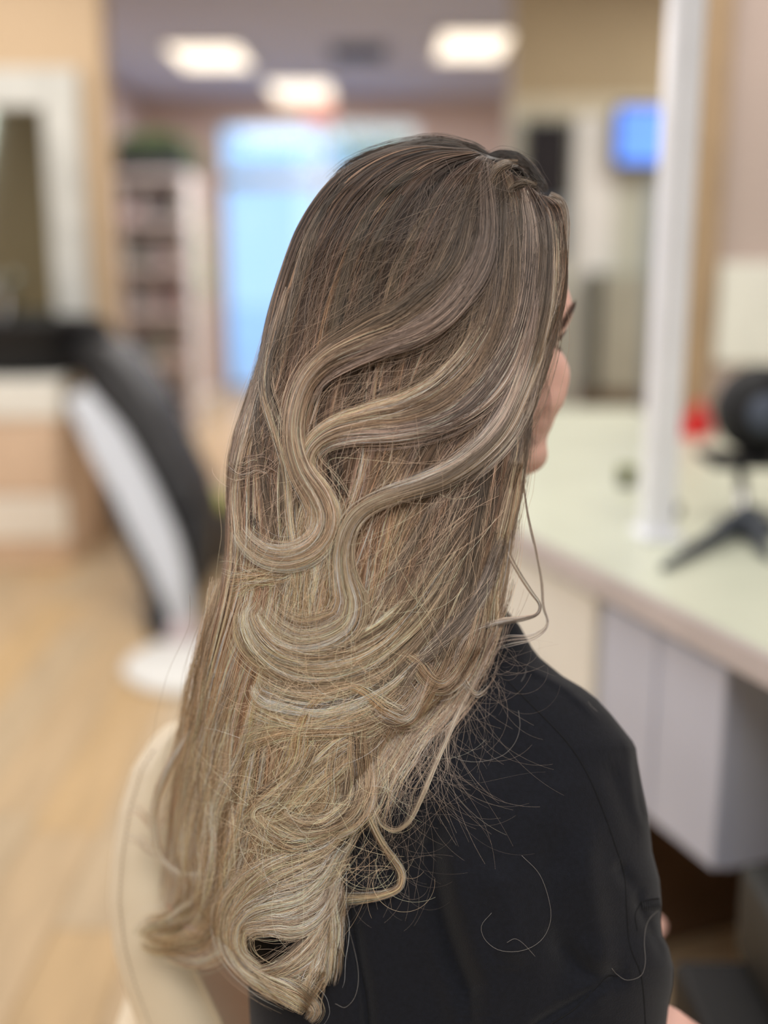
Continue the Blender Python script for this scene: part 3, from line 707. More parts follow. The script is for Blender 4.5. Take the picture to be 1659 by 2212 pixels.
for i in range(nv-1):
    for j in range(nu): HFc.append((i*nu+j, (i+1)*nu+j, (i+1)*nu+(j+1) % nu, i*nu+(j+1) % nu))
parts.append((HV, HFc))
V, Fc, k = [], [], 0
for v, f in parts:
    V.append(v); Fc += [tuple(i+k for i in q) for q in f]; k += len(v)
tmp = mk('tmp', np.concatenate(V), Fc, m_skin)
rm = tmp.modifiers.new('r', 'REMESH'); rm.mode = 'VOXEL'; rm.voxel_size = .0026
smo = tmp.modifiers.new('s', 'SMOOTH'); smo.iterations = 2; smo.factor = .4
bpy.context.view_layer.update()
m2 = bpy.data.meshes.new_from_object(tmp.evaluated_get(bpy.context.evaluated_depsgraph_get()))
n_ = len(m2.vertices); co = np.empty(n_*3, np.float32); m2.vertices.foreach_get('co', co); co = co.reshape(-1, 3)-ORIG[person.name]
m2.vertices.foreach_set('co', co.ravel().astype(np.float32)); m2.polygons.foreach_set('use_smooth', [True]*len(m2.polygons)); m2.update()
m2.name = 'body'
bb = bmesh.new(); bb.from_mesh(m2); seen = set(); isl = []
for v0 in bb.verts:
    if v0.index in seen: continue
    st_, comp = [v0], []; seen.add(v0.index)
    while st_:
        v = st_.pop(); comp.append(v)
        for e_ in v.link_edges:
            o_ = e_.other_vert(v)
            if o_.index not in seen: seen.add(o_.index); st_.append(o_)
    isl.append(comp)
for comp in sorted(isl, key=len)[:-1]:
    if len(comp) < 1e9: bmesh.ops.delete(bb, geom=comp, context='VERTS')
bb.to_mesh(m2); bb.free(); m2.update()
bpy.data.objects.remove(tmp)
link('body', m2, person)
# eyes, brows, lashes, lips
def hpt(f, l, zz): return HC+f*HF+l*HR+zz*HZ
m_eye = mat('eyeball', (226, 222, 216), .15); m_iris = mat('hazel iris', (70, 52, 38), .2); m_browc = mat('brown brow hair', (74, 54, 46), .8)
for s_ in (1, -1):
    c0 = hpt(.068, .033*s_, 0.0); 
    e = lathe('eye', c0, [(.0, -.0118), (.006, -.0102), (.0102, -.006), (.0118, 0), (.0102, .006), (.006, .0102), (0, .0118)], m_eye, person, k=20)
    lathe('iris', c0+HF*.0105, [(0, -.004), (.003, -.003), (.0052, 0), (.003, .003), (0, .004)], m_iris, e, k=16)
def nearest_surface(p2, dguess):
    return P(p2[0], p2[1], dguess)
bv = bmesh.new(); bv.from_mesh(m2)
from mathutils.bvhtree import BVHTree
bvh = BVHTree.FromBMesh(bv); bv.free(); PO = ORIG[person.name]
def on_skin(px, py, off=.0008, back=False):
    o = CAM-PO; d = P(px, py, 1.0)-CAM; d /= np.linalg.norm(d)
    h = bvh.ray_cast(Vector(o), Vector(d))
    if h[0] is None: return None
    return np.array(h[0])+PO-d*off
# right eyebrow: short hairs from the hairline edge to the far contour
H_strands = {}
def curves_obj(name, pts, rad, colr, m, parent, kind=None):
    """pts (n, k, 3) world; rad (n, k); colr (n, k, 3)"""
    n, k = pts.shape[:2]
    hc = bpy.data.hair_curves.new(name); hc.add_curves([k]*n)
    a = hc.attributes.get('position') or hc.attributes.new('position', 'FLOAT_VECTOR', 'POINT')
    a.data.foreach_set('vector', (pts-ORIG[parent.name] if parent is not None else pts).reshape(-1).astype(np.float32))
    r = hc.attributes.get('radius') or hc.attributes.new('radius', 'FLOAT', 'POINT'); r.data.foreach_set('value', rad.reshape(-1).astype(np.float32))
    c = hc.attributes.new('tint', 'FLOAT_COLOR', 'POINT')
    c4 = np.ones((n, k, 4), np.float32); c4[..., :3] = colr; c.data.foreach_set('color', c4.reshape(-1))
    hc.materials.append(m)
    o = link(name, hc, parent)
    if kind: o['kind'] = kind
    return o
m_hair = bpy.data.materials.new('hair fibre'); m_hair.use_nodes = True
nt = m_hair.node_tree; nt.nodes.clear()
out = nt.nodes.new('ShaderNodeOutputMaterial'); hb = nt.nodes.new('ShaderNodeBsdfHairPrincipled')
hb.parametrization = 'COLOR'; hb.inputs['Roughness'].default_value = .34; hb.inputs['Radial Roughness'].default_value = .55
hb.inputs['Coat'].default_value = .0; hb.inputs['IOR'].default_value = 1.5
at = nt.nodes.new('ShaderNodeAttribute'); at.attribute_name = 'tint'
nt.links.new(at.outputs['Color'], hb.inputs['Color'])
hp_ = nt.nodes.new('ShaderNodeBsdfPrincipled'); hp_.inputs['Roughness'].default_value = .38; hp_.inputs['Specular IOR Level'].default_value = .5
nt.links.new(at.outputs['Color'], hp_.inputs['Base Color'])
hm = nt.nodes.new('ShaderNodeMixShader'); hm.inputs[0].default_value = .25
nt.links.new(hp_.outputs['BSDF'], hm.inputs[1]); nt.links.new(hb.outputs['BSDF'], hm.inputs[2]); nt.links.new(hm.outputs[0], out.inputs['Surface'])
m_fuzz = mat('dark facial hair', (84, 62, 54), .7, var=0)

def lay_skin(paths, n, spread, seedv, col, r0, name, parent, off=.0008, kpts=12, m=None):
    g = np.random.default_rng(seedv); out_ = []
    for path in paths:
        c = catmull(path, kpts)
        for i in range(n):
            dx, dy = g.normal(size=2)*spread; q = c+np.array([dx, dy])+g.normal(size=2)*np.linspace(0, 1, kpts)[:, None]*spread
            pp = []
            last = None
            for a in q:
                s = on_skin(a[0], a[1], off)
                if s is None or (s-CAM)@AF > 1.1: s = P(a[0], a[1], last) if last else None
                if s is None: break
                last = (s-CAM)@AF; pp.append(s)
            if len(pp) == kpts: out_.append(pp)
    if not out_: return None
    pts = np.array(out_); rad = np.ones(pts.shape[:2])*r0*np.linspace(1, .4, kpts); cc = np.ones(pts.shape)*np.array(col)
    return curves_obj(name, pts, rad, cc, m or m_fuzz, parent)
paths = []
for k in range(26):
    u = k/25; y0 = 716-52*u; x0 = 1205+33*u**.8
    paths.append([(x0-4, y0+6), (x0+1, y0-4), (x0+4, y0-14)])
b_ = lay_skin(paths, 15, 2.4, 3, (.05, .035, .03), .00013, 'eyebrow', person, .0006, 6)
paths = [[(1196, 741), (1199, 747), (1206, 752), (1212, 757)], [(1198, 738), (1203, 732), (1210, 724)], [(1195, 740), (1202, 735), (1212, 722)]]
e = lay_skin(paths, 26, 1.3, 4, (.03, .02, .02), .00022, 'eyelid_line', person, .0006, 6)
g = np.random.default_rng(12); L_ = []
for k in range(16):
    u = k/15; base = P(1203+8*u, 735-11*u, .868+.004*u); tip = P(1216+9*u, 724-14*u+g.normal()*1.5, .872+.01*g.random()); mid = (base+tip)/2+P(0, 6, .87)-P(0, 0, .87)
    L_.append(catmull([base, mid, tip], 6))
L_ = np.array(L_); curves_obj('eyelashes', L_, np.ones(L_.shape[:2])*np.linspace(.0003, .00008, 6), np.ones(L_.shape)*.03, m_fuzz, person)
# lips (turned away from the lens)
lr = []
for k in range(14):
    a = -1+2*k/13
    c = hpt(.105-.014*a*a, .021*a, -.0725); hh = .0062*(1-a*a)+.0006
    lr.append([c+HZ*hh*math.sin(t_)*.95+HF*(.0035*math.cos(t_)) for t_ in np.linspace(0, 2*math.pi, 12, endpoint=False)])
loft('lips', lr, mat('pink lips', (190, 110, 104), .4), person)

# ---- jacket
NR, NU = 230, 210
m_jack = mat('black crepe', (15, 17, 25), .86, var=.12, scale=300, bump=.3, bscale=900, spec=.25, sheen=.12)
rows = []
for y in np.linspace(1281, 2500, NR):
    xl, xr = ip(y, JL), ip(y, JR)
    a = np.linspace(-math.pi/2, math.pi/2, NU); u = np.sin(a)
    px = (xl+xr)/2+(xr-xl)/2*u; d = jacket_front(px, np.full(NU, y))
    fr_ = P(px, np.full(NU, y), d)
    ub = np.sin(np.linspace(math.pi/2, -math.pi/2, 32)[1:-1]); px2 = (xl+xr)/2+(xr-xl)/2*ub
    th_ = np.interp(y, [1280, 1350, 1500, 1700, 2500], [.012, .05, .12, .17, .2])
    bk = P(px2, np.full(30, y), np.interp(y, [1280, 1450, 1700, 2500], [.892, .888, .882, .885])+th_*np.sqrt(1-np.abs(ub)**2.2))
    rows.append(np.concatenate([fr_, bk]))
jk = loft('blouse', rows, m_jack, person)
m_seam = mat('dark seam thread', (12, 12, 15), .9)  # even dark tone for the seam lines
def on_jacket(pts, off, n=60):
    c = catmull(pts, n); return P(c[:, 0], c[:, 1], jacket_front(c[:, 0], c[:, 1])-off)
for pth in ([(1090, 1465), (1150, 1525), (1222, 1600), (1265, 1665), (1300, 1745), (1330, 1830), (1348, 1890), (1353, 1960), (1360, 2040), (1385, 2110), (1394, 2212), (1400, 2300)],
            [(1384, 1950), (1372, 1975), (1376, 2010)], [(1384, 1948), (1405, 1943), (1424, 1941)],
            [(1335, 2107), (1312, 2108), (1290, 2130), (1240, 2180), (1190, 2212), (1150, 2240)],
            [(758, 1960), (772, 2050), (792, 2150), (800, 2240)]):
    tube('seam', on_jacket(pth, .0001), .00055, m_seam, jk, k=6)
# sleeve gathers at the sleeve head
for k in range(9):
    x0 = 1386+k*4.6; tube('gather', on_jacket([(x0, 1945), (x0+1.5, 1956), (x0+2.5, 1968)], .0, 8), [.0005, .0012, .0003], m_jack, jk, k=6)
# soft stand collar around the neck
rows = []
for v in np.linspace(0, 1, 10):
    rows.append([P(1000+76*math.cos(a)-(14*v)*math.cos(a), 1338-62*v+22*math.sin(a)*0, .93-.052*math.sin(a)*(1-.12*v)) for a in np.linspace(0, 2*math.pi, 40, endpoint=False)])
loft('collar', rows, m_jack, person, cap=False).modifiers.new('t', 'SOLIDIFY').thickness = .003

# ------------------------------------------------------------------ hair
# solid inner mass (what lies under the outer strands, all the way round)
m_mass = bpy.data.materials.new('hair mass'); m_mass.use_nodes = True
nt = m_mass.node_tree; b = nt.nodes['Principled BSDF']; b.inputs['Roughness'].default_value = .7; b.inputs['Specular IOR Level'].default_value = .15
tc = nt.nodes.new('ShaderNodeTexCoord'); mp = nt.nodes.new('ShaderNodeMapping'); mp.inputs['Scale'].default_value = (260, 260, 9)
nz = nt.nodes.new('ShaderNodeTexNoise'); nz.inputs['Scale'].default_value = 1; nz.inputs['Detail'].default_value = 3
nt.links.new(tc.outputs['Object'], mp.inputs['Vector']); nt.links.new(mp.outputs['Vector'], nz.inputs['Vector'])
r = nt.nodes.new('ShaderNodeValToRGB'); r.color_ramp.elements[0].color = (.010, .008, .007, 1); r.color_ramp.elements[1].color = (.045, .033, .025, 1)  # near-black browns put the shade of gaps between strands into the colour
r.color_ramp.elements[0].position = .35; r.color_ramp.elements[1].position = .7
nt.links.new(nz.outputs['Fac'], r.inputs['Fac']); nt.links.new(r.outputs['Color'], b.inputs['Base Color'])
rows = []
for y in list(np.linspace(318, 420, 40))+list(np.linspace(425, 2010, 170)):
    xl, xr = ip(y, XL), ip(y, XR)
    # the lower length thins out over the blouse: keep the solid core away from the wispy edges
    ins = 7+14*sm(900, 1300, y)
    insr = ins+90*sm(1150, 1500, y)*sm(1900, 1600, y)+10*sm(1600, 1900, y)
    insl = ins+70*sm(1300, 1700, y)
    xa, xb = xl+insl, xr-insr
    if xb-xa < 6: c_ = (xa+xb)/2; xa, xb = c_-3, c_+3
    sh = 1-sm(1850, 2010, y)*.85; c_ = (xa+xb)/2; xa, xb = c_-(c_-xa)*sh, c_+(xb-c_)*sh
    u = np.sin(np.linspace(-math.pi/2, math.pi/2, 60)); px = (xa+xb)/2+(xb-xa)/2*u
    d = hair_front(px, np.full(60, y))+.006+.006*sm(1300, 1700, y)
    ub = np.sin(np.linspace(math.pi/2, -math.pi/2, 40)[1:-1]); pb_ = (xa+xb)/2+(xb-xa)/2*ub
    d0 = np.interp(ub, [-1, 1], [d[0], d[-1]])
    depth = np.interp(y, [300, 340, 420, 560, 760, 1000, 1150, 1300, 1500, 2010], [.01, .05, .09, .11, .11, .07, .06, .03, .02, .012])
    depth = depth*(1-.55*sm(700, 1000, y)*sm(.1, 1, ub))      # leave the face free on the far right
    rows.append(np.concatenate([P(px, np.full(60, y), d), P(pb_, np.full(38, y), d0+depth*np.sqrt(1-np.abs(ub)**2.2))]))
hair = loft('hair', rows, m_mass, person)

def tone(py):
    t = [300, 480, 700, 900, 1100, 1300, 1500, 1800, 2200]
    return np.stack([np.interp(py, t, c) for c in (
        [.050, .060, .112, .230, .335, .460, .610, .72, .72],
        [.036, .043, .080, .168, .240, .330, .440, .53, .53],
        [.027, .032, .056, .122, .172, .225, .290, .35, .35])], -1)
def side_dark(q):    # lengths are darker beside the neck than at the back
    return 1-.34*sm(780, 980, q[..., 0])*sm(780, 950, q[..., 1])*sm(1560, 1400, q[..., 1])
WARM, ASH = np.array([1.16, 1.0, .80]), np.array([1.02, .96, 1.02])
def surf(px, py, lift):
    d = hair_front(px, py)
    jf = jacket_front(px, py)
    inside = (px > ip(py, JL)) & (px < ip(py, JR)) & (py > 1290)
    d = np.where(inside, np.minimum(d, jf-.0025), d)
    return d-lift
def emit(name, px, py, lift, rad, colr, parent, kind=None):
    pts = P(px, py, surf(px.ravel(), py.ravel(), lift.ravel()).reshape(px.shape))
    return curves_obj(name, pts, rad, colr, m_hair, parent, kind)

# -- underlying flow, from the parting down to the ends
GUIDES = [
 [(1010, 322), (905, 313), (838, 322), (757, 356), (700, 404), (642, 492), (602, 602), (574, 700), (556, 790), (528, 880), (506, 940), (494, 1020), (491, 1120), (484, 1220), (462, 1330), (436, 1440), (412, 1540), (386, 1640), (366, 1750), (352, 1850), (340, 1950)],
 [(1020, 324), (930, 322), (850, 346), (780, 392), (728, 450), (686, 530), (652, 620), (628, 720), (610, 810), (590, 900), (566, 1000), (552, 1100), (545, 1200), (530, 1320), (505, 1440), (478, 1560), (452, 1680), (432, 1790), (420, 1900), (412, 2010)],
 [(1034, 330), (955, 345), (890, 386), (835, 450), (790, 530), (752, 620), (722, 720), (700, 820), (680, 920), (662, 1020), (652, 1120), (640, 1220), (620, 1340), (596, 1470), (566, 1600), (536, 1720), (512, 1830), (495, 1930)],
 [(1044, 336), (990, 370), (940, 430), (900, 510), (866, 600), (836, 700), (812, 800), (790, 900), (772, 1000), (752, 1100), (726, 1210), (700, 1320), (670, 1440), (636, 1560), (604, 1680), (580, 1790), (566, 1900), (560, 2000)],
 [(1052, 340), (1030, 400), (1002, 480), (975, 570), (945, 670), (915, 770), (884, 870), (856, 970), (826, 1070), (790, 1180), (756, 1290), (724, 1400), (696, 1510), (668, 1620), (646, 1730), (634, 1840), (626, 1950), (620, 2040)],
 [(1072, 352), (1078, 430), (1070, 520), (1046, 610), (1006, 700), (955, 790), (905, 880), (868, 970), (838, 1070), (806, 1180), (774, 1290), (744, 1400), (716, 1510), (694, 1620), (680, 1730), (672, 1830), (666, 1930), (660, 2030)],
 [(1102, 372), (1126, 450), (1126, 540), (1108, 640), (1068, 740), (1010, 840), (950, 930), (900, 1020), (862, 1120), (830, 1230), (798, 1340), (768, 1450), (742, 1560), (722, 1670), (708, 1780), (700, 1880), (692, 1980)],
 [(1140, 398), (1172, 470), (1180, 560), (1170, 660), (1136, 760), (1080, 860), (1016, 950), (960, 1040), (914, 1140), (874, 1250), (834, 1360), (796, 1460), (762, 1560), (740, 1650), (726, 1740), (716, 1830)],
 [(1166, 420), (1198, 452), (1214, 530), (1212, 640), (1184, 740), (1140, 830), (1086, 920), (1034, 1010), (990, 1110), (950, 1220), (908, 1330), (862, 1430), (818, 1520), (784, 1600), (760, 1680), (745, 1760)],
 [(1180, 424), (1210, 444), (1221, 500), (1222, 560), (1217, 620), (1205, 680), (1183, 735), (1160, 785), (1146, 840), (1132, 900), (1122, 980), (1104, 1080), (1086, 1160), (1070, 1250), (1056, 1340), (1030, 1420), (985, 1490), (930, 1560), (880, 1620)],
]
KB = 46
GR = np.stack([catmull(g_, KB) for g_ in GUIDES])           # guide, point, 2
def flow(u):   # u (n,) in 0..1 -> (n, KB, 2)
    x = u*(len(GR)-1); i = np.clip(x.astype(int), 0, len(GR)-2); f = (x-i)[:, None, None]
    return GR[i]*(1-f)+GR[i+1]*f
def smooth_noise(n, k, freq, amp):
    t = np.linspace(0, 1, k)[None]; out_ = np.zeros((n, k))
    for f in freq: out_ += np.sin(2*np.pi*(f*(1+.3*rng.random((n, 1)))*t+rng.random((n, 1))))/len(freq)
    return out_*amp
def normals(c):
    T = np.gradient(c, axis=-2); T /= np.linalg.norm(T, axis=-1, keepdims=True)+1e-9
    return np.stack([-T[..., 1], T[..., 0]], -1)
def base_layer(name, n, nclump, lift0, spread, dark, seed_tmin, wave, kind='stuff', u_lo=0, u_hi=1):
    cu = np.sort(u_lo+(u_hi-u_lo)*rng.random(nclump)); ci = rng.integers(0, nclump, n)
    u = np.clip(cu[ci]+rng.normal(size=n)*spread, 0, 1)
    c = flow(u)
    cw = smooth_noise(nclump, KB, (1.0, 2.3), wave)[ci]; sw = smooth_noise(n, KB, (1.5, 4), wave*.22)
    t = np.linspace(0, 1, KB)[None]
    env = sm(0, .15, t)
    N = normals(c)
    eg = (.25+.75*sm(0, .12, u)*sm(1, .9, u))[:, None]
    q = c+N*((cw+sw)*env*eg*(1+.6*t))[..., None]
    q[..., 0] += eg*11*sm(640, 1000, q[..., 1])*np.sin(q[..., 1]*.0105+u[:, None]*9+.8*np.sin(u[:, None]*23))
    # every strand begins somewhere along the upper part and ends somewhere below
    ts = np.where(rng.random(n) < .7, 0.0, .35*rng.random(n)); te = 1-seed_tmin*rng.random(n)**1.2*(.45+.55*sm(.12, .35, u))
    tt = ts[:, None]+(te-ts)[:, None]*np.linspace(0, 1, KB)[None]
    idx = tt*(KB-1); i0 = np.clip(idx.astype(int), 0, KB-2); f = (idx-i0)[..., None]
    rr = np.arange(n)[:, None]; q = q[rr, i0]*(1-f)+q[rr, i0+1]*f
    # clump tint: highlights and lowlights woven through
    ct = np.exp(rng.normal(size=nclump)*.5)*dark; hl = rng.random(nclump) < .2; ct = np.where(hl, ct*2.3, ct*.85)
    mixw = rng.random((nclump, 1)); cc = WARM*(1-mixw)+ASH*mixw
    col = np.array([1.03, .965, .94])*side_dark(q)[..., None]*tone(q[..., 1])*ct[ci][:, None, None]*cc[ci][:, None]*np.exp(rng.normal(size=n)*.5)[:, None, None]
    clift = lift0*(rng.random(nclump)[ci])
    lift = (clift+rng.random(n)*lift0*.5)[:, None]*np.ones((1, KB))
    rad = np.full((n, KB), .000105)*(.75+.5*rng.random((n, 1)))*np.interp(np.linspace(0, 1, KB), [0, .8, 1], [1, 1, .35])
    return emit(name, q[..., 0], q[..., 1], lift, rad, np.clip(col, .004, .85), hair, kind)
base_layer('under_strands', 6500, 190, .0015, .012, .42, .3, 6)  # dark multiplier paints gap shade into the colour of this lowest layer
base_layer('long_strands', 11000, 300, .0035, .0030, 1.0, .62, 8)
base_layer('long_strands', 3600, 380, .0045, .0012, 1.15, .7, 10)

# the far side of the head and the length behind, seen only from other places
def far_side(n):
    u = rng.random(n); c = flow(u)[:, :34]; k = c.shape[1]; px, py = c[..., 0], c[..., 1]
    px = px+smooth_noise(n, k, (1, 2.5), 9)
    xl, xr = ip(py, XL)+8, ip(py, XR)-8
    uu = np.clip((px-(xl+xr)/2)/np.maximum((xr-xl)/2, 4), -1, 1)
    e0 = hair_front(xl, py); e1 = hair_front(xr, py); d0 = e0+(e1-e0)*(uu+1)/2+.008
    dep = np.interp(py, [300, 340, 420, 560, 760, 1000, 1150, 1300, 1500, 2010], [.01, .05, .09, .11, .11, .07, .06, .03, .02, .012])
    dep = dep*(1-.55*sm(700, 1000, py)*sm(.1, 1, uu))+.004
    pts = P((xl+xr)/2+uu*(xr-xl)/2, py, d0+dep*np.sqrt(1-np.abs(uu)**2.2+1e-9))
    col = tone(py)*np.exp(rng.normal(size=n)*.5)[:, None, None]
    curves_obj('far_side_strands', pts, np.full((n, k), .00028), np.clip(col, .004, .8), m_hair, hair, 'stuff')
far_side(3000)

# -- the locks, laid over the flow
def lock(pts, wid, n, lift, c0, c1, thick=.006, frizz=.06, sub=7, name='lock', tmin=.26, k=52, twist=.0, r0=.000098, var=.36, fan=0.0):
    c = catmull(pts, k); t = np.linspace(0, 1, k)
    if pts[0][1] > 900 and max(wid) > 25: wid = [max(wid)*.8]+list(wid[1:])
    wv = np.interp(t, np.linspace(0, 1, len(wid)), wid)/2
    wv = wv*(1+.5*sm(.72, 1, t))
    N = normals(c)
    sub_s = np.linspace(-1, 1, sub)+rng.normal(size=sub)*.12; ci = rng.integers(0, sub, n)
    s = sub_s[ci]+rng.normal(size=n)*(.8/sub)
    s = np.where(rng.random(n) < .25, rng.random(n)*2-1, s)
    s = np.where(rng.random(n) < .16, rng.normal(size=n)*.95, s)
    ph_ = s[:, None]+twist*np.sin(2*np.pi*t[None]+ci[:, None])*.3
    cw = smooth_noise(sub, k, (1.2, 2.2), .26)[ci]; sw = smooth_noise(n, k, (1.5, 3.5), .08)
    off = (ph_+cw+sw)*wv[None]
    # stray, increasing towards the ends
    fz = (smooth_noise(n, k, (.7, 1.4), 1)+.7*rng.normal(size=(n, 1)))*(rng.normal(size=(n, 1))*frizz*90)*(t[None]**3.2)*.55
    q = c[None]+N[None]*(off+fz)[..., None]
    low_ = pts[0][1] > 900 and max(wid) > 25
    te = 1-tmin*rng.random(n)**1.2; ts = (.38*rng.random(n)**1.2 if low_ else .10*rng.random(n)**2)
    tt = ts[:, None]+(te-ts)[:, None]*t[None]
    idx = tt*(k-1); i0 = np.clip(idx.astype(int), 0, k-2); f = (idx-i0)[..., None]; rr = np.arange(n)[:, None]
    q = q[rr, i0]*(1-f)+q[rr, i0+1]*f
    lv = np.interp(t, np.linspace(0, 1, len(lift)), lift) if np.ndim(lift) else np.full(k, lift)
    bul = thick*np.sqrt(np.clip(1-np.clip(s, -1, 1)**2, 0, 1))[:, None]*np.interp(t, [0, .15, .85, 1], [.2, 1, 1, .4])[None]
    lift_ = lv[None]*.6+.001+bul*.7*(.3+.7*rng.random((n, 1)))+.0012*smooth_noise(sub, k, (1, 2), 1)[ci]
    c0, c1 = np.array(c0), np.array(c1)
    ct = np.exp(rng.normal(size=sub)*var*1.15)[ci]*np.exp(rng.normal(size=n)*var*1.45)*.95*np.where(rng.random(n) < .16, .3, 1)
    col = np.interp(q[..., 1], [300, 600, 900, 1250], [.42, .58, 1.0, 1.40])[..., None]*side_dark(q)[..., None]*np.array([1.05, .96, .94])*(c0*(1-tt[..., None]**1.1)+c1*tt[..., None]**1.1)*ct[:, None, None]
    wm = rng.random((sub, 1))[ci]; col = col*(WARM*(wm*.5)+np.ones(3)*(1-wm*.5))[:, None]
    rad = np.full((n, k), r0)*(.7+.55*rng.random((n, 1)))*np.interp(t, [0, .8, 1], [1, 1, .3])
    return emit(name, q[..., 0], q[..., 1], lift_, rad, np.clip(col, .004, .9), hair)
DK, MD, AS, LT, WH, GD = (.09, .065, .046), (.26, .19, .135), (.43, .34, .285), (.84, .65, .46), (.97, .86, .74), (.85, .62, .34)
